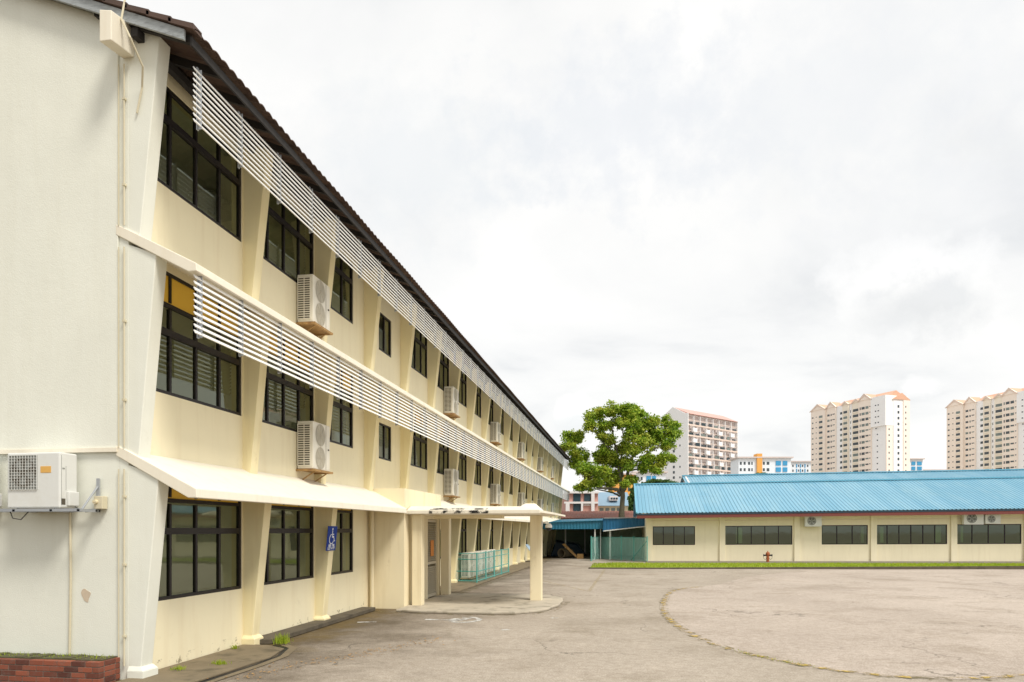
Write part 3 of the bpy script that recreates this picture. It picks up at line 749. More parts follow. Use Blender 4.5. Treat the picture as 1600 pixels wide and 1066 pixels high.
def make_front_ac(name, label, w, h, d_, round_=False, group=None, sticker=True, loc=(0, 0, 0), rz=0):
    """single fan facing -Y; origin at the back bottom left corner"""
    t = thing(name, label, 'air conditioner', loc, rz, group)
    MB().box(0, w, -d_, -.02, 0, h).build('casing', M['ac_grey'], t, bevel=.018, local=True)
    cx, cz, rr = w * .315, h * .64, .224
    if round_: cx, cz, rr = w * .40, h * .52, h * .40
    gq = MB()
    if not round_: gq.box(cx - rr * .97, cx + rr * .97, -d_ - .004, -d_ + .002, cz - rr * 1.05, cz + rr * 1.05)
    else: gq.disc((cx, -d_ - .004, cz), rr, 'y', 28)
    fo = gq.build('fan_opening', M['ac_coil'] if not round_ else M['black'], t, local=True)
    b = MB().disc((cx, -d_ - .007, cz), rr * .9, 'y', 28, rr * .78).disc((cx, -d_ - .007, cz), rr * .2, 'y', 16)
    for a in range(5):
        w_ = a * 1.2566; b.add([(cx + rr * .15 * math.cos(w_), -d_ - .006, cz + rr * .15 * math.sin(w_)), (cx + rr * .78 * math.cos(w_), -d_ - .006, cz + rr * .78 * math.sin(w_)), (cx + rr * .78 * math.cos(w_ + .55), -d_ - .006, cz + rr * .78 * math.sin(w_ + .55)), (cx + rr * .15 * math.cos(w_ + .6), -d_ - .006, cz + rr * .15 * math.sin(w_ + .6))], [(0, 1, 2, 3)])
    b.build('fan', M['ac_coil' if round_ else 'ac_dark'], fo, local=True)
    s_ = MB()
    if not round_:
        for i in range(11): x_ = cx + rr * .97 * (i / 5 - 1); s_.box(x_ - .0022, x_ + .0022, -d_ - .016, -d_ - .009, cz - rr * 1.05, cz + rr * 1.05)
        for i in range(13): z_ = cz + rr * 1.05 * (i / 6 - 1); s_.box(cx - rr * .97, cx + rr * .97, -d_ - .0165, -d_ - .0085, z_ - .0022, z_ + .0022)
    else:
        for q in (.35, .6, .8, 1.0): s_.disc((cx, -d_ - .014, cz), rr * q, 'y', 28, rr * q - .012)
    s_.build('fan_grille', M['ac_grey'], fo, local=True)
    if sticker:
        MB().box(w * .64, w * .84, -d_ - .004, -d_ + .002, h * .63, h * .75).build('label_sticker', M['sticker'], t, local=True, bevel=.004)
        MB().box(w - .001, w + .003, -d_ + .03, -d_ + .034, .04, h - .04).box(w - .001, w + .003, -d_ + .11, -d_ + .114, h * .32, h * .76).box(w - .001, w + .003, -d_ + .05, -d_ + .09, h * .70, h * .725).build('panel_seam', M['ac_coil'], t, local=True)
        MB().box(w - .001, w + .003, -d_ + .03, -d_ + .10, h * .06, h * .17).build('data_plate', M['ac_dark'], t, local=True)
        MB().box(w, w + .04, -d_ + .12, -.03, .03, h * .30).build('valve_cover', M['ac_grey'], t, local=True, bevel=.01)
    return t
a = make_front_ac('air_conditioner', 'white outdoor unit with orange sticker and square grille on the pale gable wall', 0.82, .76, .34, loc=(-8.51, GY - .06, 2.40))
m = MB().box(-1.4, 1.16, -.36, -.32, -.05, -.01).box(-1.4, 1.14, -.06, -.03, -.05, -.01)
for x_ in (.12, .70, 1.12): m.box(x_ - .02, x_ + .02, -.36, 0.03, -.055, -.02); m.box(x_ - .02, x_ + .02, 0.0, .03, -.05, .42); m.tube([(x_, 0, .3), (x_, -.3, -.03)], .014, 6)
m.build('bracket', M['grey_metal'], a, local=True)
MB().tube([(.03, -.32, -.05), (.08, -.33, -.14), (.2, -.32, -.16), (.3, -.3, -.05)], .007, 5).tube([(.85, -.1, .02), (.95, -.02, -.05), (1.02, .03, -.04), (1.12, .03, .05)], .007, 5).build('wire', M['black'], a, local=True)
make_front_ac('air_conditioner', 'white outdoor unit cut by the photo edge beside the stickered one on the gable wall', 0.82, .72, .34, loc=(-9.75, GY - .06, 2.40), sticker=True)
jb = thing('junction_box', 'small weathered cream isolator switch box on the gable wall beside the outdoor unit', 'switch box', (-7.33, GY - .06, 2.47))
MB().box(-.07, .06, -.06, .05, -.08, .10).build('box', M['conduit'], jb, bevel=.008, local=True)
MB().tube([(-.03, -.06, .02), (-.03, -.10, .02)], .03, 10).box(-.06, 0, -.105, -.095, .012, .03).build('switch_knob', M['pipe'], jb, local=True)

# ---------------------------------------------------------------- brick planter
pl = thing('brick_planter', 'low red brick planter with sparse grass at the foot of the gable wall', 'planter', (-9, 8.85, 0))
m = MB(); random.seed(3)
bw, bh, gap = .215, .066, .010
for r in range(5):
    z0 = -.05 + r * (bh + gap); x = -7.06 - (bw / 2 if r % 2 else 0); 
    if r % 2: m.box(-7.06 - bw / 2 + gap, -7.06, 8.66, 8.76, z0, z0 + bh)
    while x > -12:
        m.box(x - bw + gap, x, 8.66 + random.uniform(-.003, .003), 8.76, z0, z0 + bh); x -= bw
    y = 8.765 + gap
    while y < 9.05: m.box(-7.16, -7.06 + random.uniform(-.003, .003), y, min(y + bw - gap, 9.07), z0, z0 + bh); y += bw
m.build('brickwork', M['brick'], pl, bevel=.005)
MB().box(-12, -7.068, 8.668, 9.07, -.06, .315).build('mortar_core', M['mortar'], pl)
so_ = MB()
for i in range(40):
    x = -12 + i * 4.9 / 40; so_.box(x, x + .122, 8.77, 9.07, .315, .325 + .02 * random.random())
soil = so_.build('soil', M['soil'], pl)
def blades(n_, area, h, w=.008):
    m = MB()
    for i in range(n_):
        x, y, z = area(); a = random.random() * 6.28; l = h * random.uniform(.4, 1.1); b_ = random.uniform(-.5, .5) * l; c_ = random.uniform(-.5, .5) * l
        dx, dy = w * math.cos(a), w * math.sin(a)
        m.add([(x - dx, y - dy, z), (x + dx, y + dy, z), (x + b_ * .4 + dx * .6, y + c_ * .4 + dy * .6, z + l * .6), (x + b_ * .4 - dx * .6, y + c_ * .4 - dy * .6, z + l * .6), (x + b_, y + c_, z + l)], [(0, 1, 2, 3), (3, 2, 4)])
    return m
blades(500, lambda: (random.uniform(-11.5, -7.1), random.uniform(8.8, 9.06), .33), .045, .004).build('grass', M['blade'], pl)['kind'] = 'stuff'
# tufts of grass in the apron
for (x, y, r_, n_, h_, lab) in ((-6.62, 9.75, .10, 90, .06, 'small bright grass tuft in the apron beside the corner fin base'), (-6.28, 10.25, .10, 120, .07, 'bright green grass tuft in the middle of the concrete apron'), (-6.80, 11.6, .05, 50, .08, 'tiny grass tuft against the wall short of the second fin'), (-6.30, 12.35, .13, 160, .2, 'taller dark grass clump at the broken kerb past the second fin')):
    tag(blades(n_, lambda: (x + random.gauss(0, r_ * .6), y + random.gauss(0, r_ * .6), .03), h_, .006).build('grass_tuft', M['blade']), lab, 'grass tuft', 'grass tufts on the apron')
tag(blades(110, lambda: (lambda q: (q.x + random.gauss(0, .06), q.y + random.gauss(0, .06), .006))(rp[min(len(rp) - 1, int(random.gauss(262, 16)))]), .03, .005).build('weeds', M['blade']), 'sparse low green weeds along the worn yellow ring on the yard', 'weeds'); bpy.data.objects['weeds']['kind'] = 'stuff'
lv = thing('leaf_litter', 'scattered dry fallen leaves on the asphalt near the drain', 'leaves', (-4.6, 11.5, 0)); lv['kind'] = 'stuff'
m = MB(); random.seed(11)
for i in range(260):
    t_ = random.random(); x = -5.6 + 2.0 * t_ + random.gauss(0, .16); y = 9.3 + 4.2 * t_ + random.gauss(0, .2); a_ = random.random() * 6.28; s_ = random.uniform(.010, .026)
    m.add([(x + s_ * math.cos(a_ + q), y + s_ * math.sin(a_ + q) * .8, .012 + random.uniform(0, .015)) for q in (0, 1.4, 3.1, 4.6)], [(0, 1, 2, 3)])
m.build('dry_leaves', M['rust'], lv)['kind'] = 'stuff'

# ---------------------------------------------------------------- blue parking sign
sg = thing('parking_sign', 'blue disabled parking sign with white wheelchair symbol on the third slanted fin', 'sign', (-6.60, 15.14, 1.64))
def lean(p): return (p[2] * .105 + p[0], p[1], p[2])      # follows the fin's slope
def sb(m): m.v = [lean(p) for p in m.v]; return m
sb(MB().box(0, .012, -.25, .25, 0, .54)).build('plate', M['blue_sign'], sg, local=True, bevel=.004)
sy = MB()
def pl2(pts, w, x=.0135):
    r_ = ribbon([Vector(p) for p in pts], w, 0); sy.add([(x, p[0], p[1]) for p in r_.v], r_.f)
sy.disc((.0135, .0, .475), .026, 'x', 16)
pl2([(0.0, .44), (.01, .31)], .03); pl2([(.01, .36), (.09, .36)], .022); pl2([(.0, .305), (.10, .305)], .034); pl2([(.09, .30), (.135, .21), (.165, .22)], .026)
pl2([(-.015 + .115 * math.cos(R(w)), .255 + .105 * math.sin(R(w))) for w in range(100, 345, 12)], .022)
sb(sy).build('wheelchair_symbol', M['white_sign'], sg, local=True)
def text(body, size, parent, m, loc, rot, name='lettering'):
    c = bpy.data.curves.new(name, 'FONT'); c.body = body; c.size = size; c.align_x = 'CENTER'; c.extrude = .0006; c.offset = .0025
    o = bpy.data.objects.new(name, c); COL.objects.link(o); c.materials.append(m)
    me = bpy.data.meshes.new_from_object(o.evaluated_get(bpy.context.evaluated_depsgraph_get())); bpy.data.objects.remove(o)
    o = bpy.data.objects.new(name, me); COL.objects.link(o)
    if not me.materials: me.materials.append(m)
    o.parent = parent; o.location = loc; o.rotation_euler = rot; return o
tilt = math.atan(.105)
for body, z in (('AM - PM', .085), ('LOT 4687', .022)):
    o = text(body, .088, sg, M['white_sign'], (.0145 + z * .105, 0, z), (R(90) , 0, R(90)))
    o.rotation_euler = (R(90), 0, R(90)); o.rotation_euler = (Matrix.Rotation(R(90), 4, 'Z') @ Matrix.Rotation(R(90) + tilt, 4, 'X')).to_euler()

# ---------------------------------------------------------------- low building with the blue roof
ang = R(1.0); bx, by = at(1010, 47.4); SHEAR = .0062
lw = thing('low_blue_roof_building', 'low beige single storey building with light blue corrugated roof and dark red fascia', 'building', (bx, by, 0), ang)
EAVE = lambda x: 3.17 + .003 * x
LX = 34.0
def lx(u): return s_of(lw, u)
def rib_roof(x0, x1, ya, yb, za, zb, pitch=.23, hgt=.036):
    m = MB(); n_ = int((x1 - x0) / pitch); prof = ((0, 0), (.55, 0), (.65, 1), (.9, 1))
    pts = [(x0 + (i + p) * pitch, q * hgt) for i in range(n_) for p, q in prof] + [(x0 + n_ * pitch, 0)]
    for x, h in pts: m.v += [(x, ya, za(x) + h), (x, yb, zb(x) + h), (x, ya, za(x) + h - .015)]
    for i in range(len(pts) - 1): a_ = 3 * i; m.f += [(a_, a_ + 3, a_ + 4, a_ + 1), (a_ + 2, a_ + 5, a_ + 3, a_)]
    return m
WR = [(lx(a_), lx(b_), n_) for a_, b_, n_ in ((1020, 1086, 4), (1132, 1238, 5), (1284, 1356, 3), (1368, 1480, 6), (1494, 1596, 4), (1612, 1720, 5))]
wl = MB(); prev = 0
ZB, ZT = 1.10, 2.32
wl.box(0, LX, 0, .18, 0, ZB); wl.box(0, LX, 0, .18, ZT, 3.12)
for x0, x1, _ in WR: wl.box(prev, x0, 0, .18, ZB, ZT); prev = x1
wl.box(prev, LX, 0, .18, ZB, ZT); wl.box(0, .18, .18, 13.5, 0, 3.3); wl.prism([(0, 3.3), (13.5, 3.3), (6.4, 5.35)], 'x', .02, .18)
wl.build('wall', M['pale_beige'], lw, local=True)
MB().box(.2, LX, -.012, -.001, 2.66, 2.69).build('string_line', M['hdb_pink'], lw, local=True)
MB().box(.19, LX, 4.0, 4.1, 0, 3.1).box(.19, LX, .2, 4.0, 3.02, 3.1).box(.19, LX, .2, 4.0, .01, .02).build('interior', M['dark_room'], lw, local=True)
for i, x in enumerate((0.0, lx(1124), lx(1240.5), lx(1360), lx(1485), lx(1599), lx(1725))):
    MB().box(x - (.0 if i else .02), x + .36, -.10, -.013, 0, 3.1).build('pilaster', M['pale_beige'], lw, local=True, bevel=.012)
for x0, x1, nc in WR:
    fr = MB().box(x0, x1, .02, .08, ZT - .05, ZT).box(x0, x1, .02, .08, ZB, ZB + .05)
    for i in range(nc + 1):
        x = x0 + (x1 - x0) * i / nc; x = min(max(x, x0 + .025), x1 - .025); fr.box(x - .025, x + .025, .021, .079, ZB + .05, ZT - .05)
    f = fr.build('window', M['frame'], lw, local=True)
    MB().add([(x0 + .03, .047, ZB + .03), (x1 - .03, .047, ZB + .03), (x1 - .03, .047, ZT - .03), (x0 + .03, .047, ZT - .03)], [(0, 1, 2, 3)]).build('pane', M['green_glass'], f, local=True)
for a_, b_ in ((1153, 1162), (1350, 1355), (1468, 1477), (1380, 1386), (1508, 1512)):
    MB().box(lx(a_), lx(b_), .6, .7, 1.2, 2.2).build('curtain', M['house_white'], lw, local=True)
rf = rib_roof(-.62, LX, -.95, 6.1, EAVE, lambda x: EAVE(x) + 2.28 + (.16 if 0 else 0)).build('roof', M['blue_roof'], lw, local=True)
rib_roof(-.62, LX, 13.2, 6.1, EAVE, lambda x: EAVE(x) + 2.28, .4).build('roof_slope', M['blue_roof'], rf, local=True)
def long_box(x0, x1, y0, y1, dz0, dz1): return MB().hexa([(x0, y0, EAVE(x0) + dz0), (x1, y0, EAVE(x1) + dz0), (x1, y1, EAVE(x1) + dz0), (x0, y1, EAVE(x0) + dz0)], [(x0, y0, EAVE(x0) + dz1), (x1, y0, EAVE(x1) + dz1), (x1, y1, EAVE(x1) + dz1), (x0, y1, EAVE(x0) + dz1)])
long_box(-.62, LX, -.94, -.88, -.13, -.035).build('gutter', M['gutter'], rf, local=True)
long_box(-.62, LX, -.92, -.86, -.33, -.131).build('fascia', M['red_fascia'], rf, local=True)
MB().box(-.5, LX, -.84, -.101, 3.105, 3.118).build('soffit', M['pale_beige'], rf, local=True)
long_box(-.64, LX, 5.85, 6.35, 2.26, 2.345).build('ridge_cap', M['blue_ridge'], rf, local=True)
MB().hexa([(-.70, -.97, 3.16), (-.60, -.97, 3.16), (-.60, 6.1, 5.44), (-.70, 6.1, 5.44)], [(-.70, -.97, 3.25), (-.60, -.97, 3.25), (-.60, 6.1, 5.53), (-.70, 6.1, 5.53)]).build('verge_trim', M['blue_ridge'], rf, local=True)
def lwp(x, y, z): v_ = MW[lw.name] @ Vector((x, y, z + SHEAR * x)); return tuple(v_)
make_front_ac('air_conditioner', 'white outdoor unit with black round fan under the red fascia between two windows', 1.0, .68, .32, True, None, False, lwp(lx(1255), -.15, 2.24), ang)
make_front_ac('air_conditioner', 'ivory outdoor unit with large pale round fan high on the right of the beige wall', 1.12, .74, .32, True, None, False, lwp(lx(1500.5), -.15, 2.30), ang)
make_front_ac('air_conditioner', 'smaller ivory outdoor unit, right of the pair over the long dark window', .86, .56, .30, True, None, False, lwp(lx(1534), -.15, 2.34), ang)
def shear(o):
    for ch in o.children:
        for v_ in ch.data.vertices: v_.co.z += SHEAR * v_.co.x
        shear(ch)
shear(lw)
# second blue roof behind
l2 = thing('rear_blue_roof_building', 'second light blue roofed hall rising behind the low beige building', 'building', (*at(1080, 60), 0), ang)
L2 = 36
MB().box(0, L2, 0, .2, 0, 5.6).prism([(0, 5.6), (12, 5.6), (6, 7.0)], 'x', .0, .2).box(0, .2, .2, 12, 0, 5.6).box(0, L2, 11.8, 12, 0, 5.6).build('wall', M['house_white'], l2, local=True)
q = rib_roof(-.25, L2, -.6, 6, lambda x: 5.45 + .008 * x, lambda x: 6.98 + .008 * x, .25).build('roof', M['blue_roof'], l2, local=True)
rib_roof(-.25, L2, 12.6, 6, lambda x: 5.45 + .008 * x, lambda x: 6.98 + .008 * x, .5).build('roof_slope', M['blue_roof'], q, local=True)
MB().hexa([(-.25, 5.8, 7.0), (L2, 5.8, 7.29), (L2, 6.2, 7.29), (-.25, 6.2, 7.0)], [(-.25, 5.8, 7.08), (L2, 5.8, 7.37), (L2, 6.2, 7.37), (-.25, 6.2, 7.08)]).build('ridge_cap', M['blue_ridge'], q, local=True)

# grass strip, earth edge and hydrant in front of it
def fr_pt(x, y): return (MW[lw.name] @ Vector((x, y, 0))).to_2d()
def slope_slab(pts, h, name, m):      # pts around the outline; the top climbs gently to the right with the ground
    P = [(*fr_pt(*p), .004) for p in pts]; Q = [(*fr_pt(*p), h + SHEAR * max(0, p[0]) * .9) for p in pts]; n_ = len(P)
    return struct(MB().add(P + Q, [tuple(range(n_, 2 * n_))] + [(i, (i + 1) % n_, n_ + (i + 1) % n_, n_ + i) for i in range(n_)]).build(name, m))
GF, GB = lambda x: -8.6 + .125 * x, lambda x: -2.9 - .02 * x
slope_slab([(-3.4, -8.9), (0, GF(0)), (30, GF(30)), (30, GB(30)), (-.1, GB(0)), (-2.9, -3.4)], .05, 'grass_strip', M['turf'])
slope_slab([(-.05, GB(0) + .02), (30, GB(30) + .02), (30, -.12), (-.05, -.12)], .055, 'pavement', M['earth'])
slope_slab([(-3.4, -9.03), (0, GF(0) - .13), (30, GF(30) - .13), (30, GF(30) - .005), (0, GF(0) - .005), (-3.4, -8.905)], .07, 'kerb', M['deck_dark'])
random.seed(5)
def strip_pt():
    while True:
        x = random.uniform(-3.3, 28); y = random.uniform(GF(max(x, 0)) + .02, GB(x) - .05)
        if x < -2.5 and y > -4 + 0: continue
        p = fr_pt(x, y); return (p.x, p.y, .05 + SHEAR * .9 * max(0, x))
o = blades(20000, strip_pt, .10, .014).build('grass', M['blade']); o['kind'] = 'stuff'; tag(o, 'bright short grass growing along the strip before the beige wall', 'grass')
hx, hy = 8.35, 47.2
hy_t = thing('fire_hydrant', 'rusty red fire hydrant with side caps on the grass strip before the beige wall', 'hydrant', (hx, hy, .05))
hy_t.scale = (.85, .85, .92)
hb = MB().tube([(0, 0, 0), (0, 0, .05), (0, 0, .051), (0, 0, .5), (0, 0, .52), (0, 0, .6)], [.17, .17, .11, .105, .15, .15], 16)
hb.build('barrel', M['hydrant'], hy_t, local=True)
MB().ball((0, 0, .62), .145, 14, (1, 1, .8)).tube([(0, 0, .7), (0, 0, .80)], .03, 6).build('bonnet', M['hydrant'], hy_t, local=True, smooth=True)
for s_ in (-1, 1):
    MB().tube([(s_ * .1, 0, .5), (s_ * .27, 0, .5), (s_ * .271, 0, .5), (s_ * .32, 0, .5)], [.055, .055, .075, .075], 12).build('side_outlet', M['black'], hy_t, local=True)
    MB().tube([(s_ * .3, 0, .44), (s_ * .30, 0, .3), (s_ * .18, -.02, .2), (s_ * .11, -.03, .3)], .012, 6).build('chain', M['black'], hy_t, local=True)

# ---------------------------------------------------------------- chain link fence by the shed
fe = thing('chain_link_fence', 'teal chain link fence between the open shed and the beige wall', 'fence', (-1, 48, 0))
FA = [at(925, 48.6), at(938, 55), None]
fpts = [(-2.72, 48.6), (-2.35, 54.6)], [(-2.35, 51.0), (1.0, 47.6)]
def link_panel(p0, p1, h):
    p0, p1 = Vector((*p0, .03)), Vector((*p1, .03)); up = Vector((0, 0, h))
    MB().add([p0, p1, p1 + up, p0 + up], [(0, 1, 2, 3)]).build('mesh_panel', M['chain'], fe)
    MB().tube([p0 + up, p1 + up], .018, 6).build('rail', M['green_fence'], fe)
link_panel((-2.72, 48.6), (-2.30, 52.5), 1.55); link_panel((-2.30, 52.5), (-.75, 50.2), 1.55); link_panel((-.75, 50.2), (.95, 47.7), 1.55)
for p in ((-2.72, 48.6), (-2.30, 52.5), (-.75, 50.2), (.1, 48.95), (.95, 47.7)):
    MB().tube([(*p, 0), (*p, 1.68)], .035, 8).build('post', M['green_fence'], fe)
for a_, b_ in (((.95, 47.7, 1.4), (-.1, 49.2, .05)), ((-2.72, 48.6, 1.4), (-2.5, 50.5, .05))):
    MB().tube([a_, b_], .02, 6).build('brace', M['green_fence'], fe)
# ---------------------------------------------------------------- open blue shed
sh = thing('open_blue_shed', 'dark open shed with deep blue sheet fascia and thin white posts', 'shed', (-3, 54, 0))
def sheet(x0, x1, y, zb0, zb1, zt0, zt1, pitch=.22):
    m = MB(); n_ = int((x1 - x0) / (pitch / 2))
    for i in range(n_ + 1):
        t_ = i / n_; x = x0 + (x1 - x0) * t_; yy = y - (.025 if i % 2 else 0)
        m.v += [(x, yy, zb0 + (zb1 - zb0) * t_), (x, yy, zt0 + (zt1 - zt0) * t_)]
    m.f = [(2 * i, 2 * i + 2, 2 * i + 3, 2 * i + 1) for i in range(n_)]; return m
sheet(-6.4, -2.08, 51.6, 2.14, 2.16, 2.60, 2.74).build('fascia', M['shed_teal'], sh)
sheet(-2.05, 1.05, 51.3, 1.98, 2.36, 2.90, 2.92).build('fascia', M['shed_blue'], sh)
MB().hexa([(-6.45, 51.5, 2.60), (-2.0, 51.5, 2.74), (-1.9, 66, 3.1), (-6.9, 66, 3.0)], [(-6.45, 51.5, 2.64), (-2.0, 51.5, 2.78), (-1.9, 66, 3.14), (-6.9, 66, 3.04)]).build('roof', M['shed_teal'], sh)
MB().hexa([(-1.99, 51.2, 2.90), (1.2, 51.2, 2.92), (1.2, 66, 3.1), (-1.9, 66, 3.1)], [(-1.99, 51.2, 2.95), (1.2, 51.2, 2.97), (1.2, 66, 3.15), (-1.9, 66, 3.15)]).build('roof', M['barge'], sh)
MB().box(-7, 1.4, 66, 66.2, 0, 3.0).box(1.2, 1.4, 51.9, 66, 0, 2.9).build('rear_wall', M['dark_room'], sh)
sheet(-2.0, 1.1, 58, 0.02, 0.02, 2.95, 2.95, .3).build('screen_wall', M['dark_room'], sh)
MB().hexa([(-2.0, 51.15, 1.98), (1.05, 51.15, 2.32), (1.05, 51.25, 2.32), (-2.0, 51.25, 1.98)], [(-2.0, 51.15, 2.05), (1.05, 51.15, 2.39), (1.05, 51.25, 2.39), (-2.0, 51.25, 2.05)]).build('beam', M['white'], sh)
for x, y, w_ in ((-2.62, 51.75, .045), (-2.25, 52.2, .03), (-1.55, 51.6, .06), (-5.2, 57, .05), (-4, 62, .05)):
    MB().box(x - w_, x + w_, y - w_, y + w_, 0, 2.6).build('post', M['white'], sh)
# things lying in the shed
t = thing('drain_pipe_ring', 'short pale concrete pipe lying on its side in the shed mouth', 'pipe', (-5.2, 53.4, .0)); t.scale = (.85, .85, .85)
m = MB(); n_ = 24
for i in range(n_):
    w_ = 2 * math.pi * i / n_
    for (rr, yy) in ((.42, 0), (.42, 1.2), (.34, 1.2), (.34, 0)): m.v.append((rr * math.cos(w_), yy, .43 + rr * math.sin(w_)))
for i in range(n_):
    j = (i + 1) % n_
    for k in range(4): m.f.append((4 * i + k, 4 * i + (k + 1) % 4, 4 * j + (k + 1) % 4, 4 * j + k))
m.build('pipe_shell', M['apron'], t, local=True); t.rotation_euler.z = R(-35)
t = thing('timber_plank', 'pale yellowish plank leaning in the shed beside the concrete pipe', 'plank', (-3.9, 52.6, 0))
MB().hexa([(-.1, 0, .05), (.15, 0, .0), (.15, .12, .0), (-.1, .12, .05)], [(-1.2, .3, 1.05), (-.98, .3, 1.1), (-.98, .42, 1.1), (-1.2, .42, 1.05)]).box(-.05, .4, -.1, .35, 0, .35).build('board', M['rust'], t, local=True)
t = thing('storage_crates', 'dark blue tarpaulin covered heap at the back of the shed', 'heap', (-5.1, 57, 0))
MB().hexa([(-1.3, 0, 0), (1.5, 0, 0), (1.5, 1.5, 0), (-1.3, 1.5, 0)], [(-.9, .2, 1.2), (.8, .3, .95), (.9, 1.2, 1.0), (-.9, 1.2, 1.3)]).build('cover', M['gutter'], t, local=True, bevel=.08)
t = thing('blue_board', 'light blue sheet leaning against the foot of the far fins', 'board', (-6.4, 45.5, 0))
MB().hexa([(-.35, 0, 1.15), (.55, 0, .06), (.55, 1.2, .06), (-.35, 1.2, 1.15)], [(-.32, 0, 1.18), (.58, 0, .09), (.58, 1.2, .09), (-.32, 1.2, 1.18)]).build('sheet', mat('pale_blue_sheet', (.42, .55, .66), .5), t, local=True)

# ---------------------------------------------------------------- rusty roofed shed behind
rs = thing('rusty_shed', 'long low shed with rust red corrugated roof behind the blue shed', 'shed', (-3, 74, 0))
rib = rib_roof(-9, 4.5, 71.5, 76, lambda x: 3.25, lambda x: 4.05, .3, .04); rib.build('roof', M['rustroof'], rs)
MB().box(-8.8, 4.3, 71.9, 72.1, 0, 3.2).box(-8.8, 4.3, 75.8, 76, 0, 3.9).build('wall', M['house_pink'], rs)

# ---------------------------------------------------------------- tree
random.seed(21)
TD = 68.5; tx, ty = at(967, TD); ppm = F / TD
def tp(u, v, dy=0): x, y = at(u, TD + dy); return Vector((x, y, zat(v, TD + dy)))
def c1(x, y): return (840 + x / 4.847, 600 + y / 4.847)
tr = thing('spreading_tree', 'large spreading green tree with open crown behind the blue shed', 'tree', (tx, ty, 0))
def limb(pts, r0, r1, name='limb', dys=None, par=None):
    pts = [tp(*c1(*p), (dys[i] if dys else 0)) for i, p in enumerate(pts)]
    out = []
    for i in range(len(pts) - 1):
        for k in range(4):
            t_ = k / 4; q = pts[i].lerp(pts[i + 1], t_); out.append(q + Vector((random.gauss(0, .05), random.gauss(0, .05), 0)))
    out.append(pts[-1]); n_ = len(out); r0 *= .75
    return MB().tube(out, [r0 + (r1 - r0) * i / (n_ - 1) for i in range(n_)], 8)
base = tp(*c1(638, 990)); base.z = 0
tk = MB().tube([Vector((base.x, base.y, -.1)), tp(*c1(636, 985)), tp(*c1(640, 920)), tp(*c1(645, 850)), tp(*c1(642, 800))], [.40, .28, .235, .22, .21], 12).build('trunk', M['bark'], tr, smooth=True)
limbs = [([(642, 815), (628, 730), (618, 640), (600, 560), (585, 450), (560, 330)], .30, .07, (0, 0, .3, .8, 1.2, 1.6)),
         ([(646, 810), (668, 740), (690, 660), (720, 590), (730, 480), (720, 330)], .28, .07, (0, -.2, -.5, -.8, -1, -1.4)),
         ([(692, 660), (760, 590), (850, 510), (930, 470), (1000, 420)], .18, .04, (-.5, -.6, -.2, .3, .6)),
         ([(640, 840), (600, 800), (545, 790), (470, 790), (400, 750), (360, 700)], .24, .05, (0, -.4, -.9, -1.4, -1.8, -2)),
         ([(625, 850), (575, 825), (500, 810), (430, 795)], .14, .04, (0, .5, 1.2, 1.8)),
         ([(618, 640), (540, 600), (450, 600), (360, 590), (300, 540)], .16, .04, (.3, .8, 1.4, 1.8, 2)),
         ([(600, 560), (520, 470), (450, 380), (420, 300)], .15, .04, (.8, .6, .3, 0)),
         ([(360, 590), (290, 500), (250, 430)], .08, .03, (1.8, 1.8, 1.8)),
         ([(690, 660), (780, 640), (860, 610), (930, 600)], .12, .03, (-.5, -1, -1.4, -1.6)),
         ([(725, 540), (800, 430), (850, 330)], .13, .04, (-.8, 0, .8)),
         ([(640, 700), (640, 560), (650, 400), (640, 280)], .16, .04, (0, 1.5, 2.4, 2.8))]
for p, r0, r1, dys in limbs: limb(p, r0, r1, dys=dys).build('limb', M['bark'], tk, smooth=True)
clumps = [(250, 415, 82, 2), (215, 470, 55, 1.6), (300, 390, 55, 2), (330, 545, 72, 1.6), (290, 590, 55, 1), (420, 240, 75, .5), (395, 320, 55, 0), (470, 215, 60, .8), (560, 200, 70, 1), (640, 210, 70, 2), (700, 190, 62, 0), (760, 230, 72, -1), (690, 290, 85, -1.5), (600, 300, 80, 1.8), (800, 320, 90, 0), (860, 290, 70, 1), (880, 370, 85, .5), (970, 290, 60, .8), (1020, 370, 68, .6), (990, 450, 55, .4), (930, 400, 75, 1), (500, 330, 70, .6), (540, 420, 70, .8), (520, 490, 60, 1), (700, 400, 95, -1), (780, 430, 80, -.5), (850, 450, 75, 0), (640, 480, 75, 1.8), (720, 510, 70, -1), (930, 590, 52, -1.6), (960, 560, 40, -1.6), (890, 630, 36, -1.5), (820, 580, 58, -1.2), (800, 640, 36, -1), (560, 590, 85, .6), (480, 560, 60, 1), (490, 660, 75, -.6), (580, 690, 55, .4), (420, 680, 80, -1.4), (380, 760, 62, -1.8), (450, 750, 70, -1.2), (540, 740, 60, -.6), (350, 640, 62, -1), (650, 590, 55, .5), (710, 720, 45, -.6), (690, 620, 55, -.8)]
clumps += [(u + random.gauss(0, 40), v + random.gauss(0, 26), r * .42, dd + random.gauss(0, 1.5)) for u, v, r, dd in clumps]
leaf = MB()
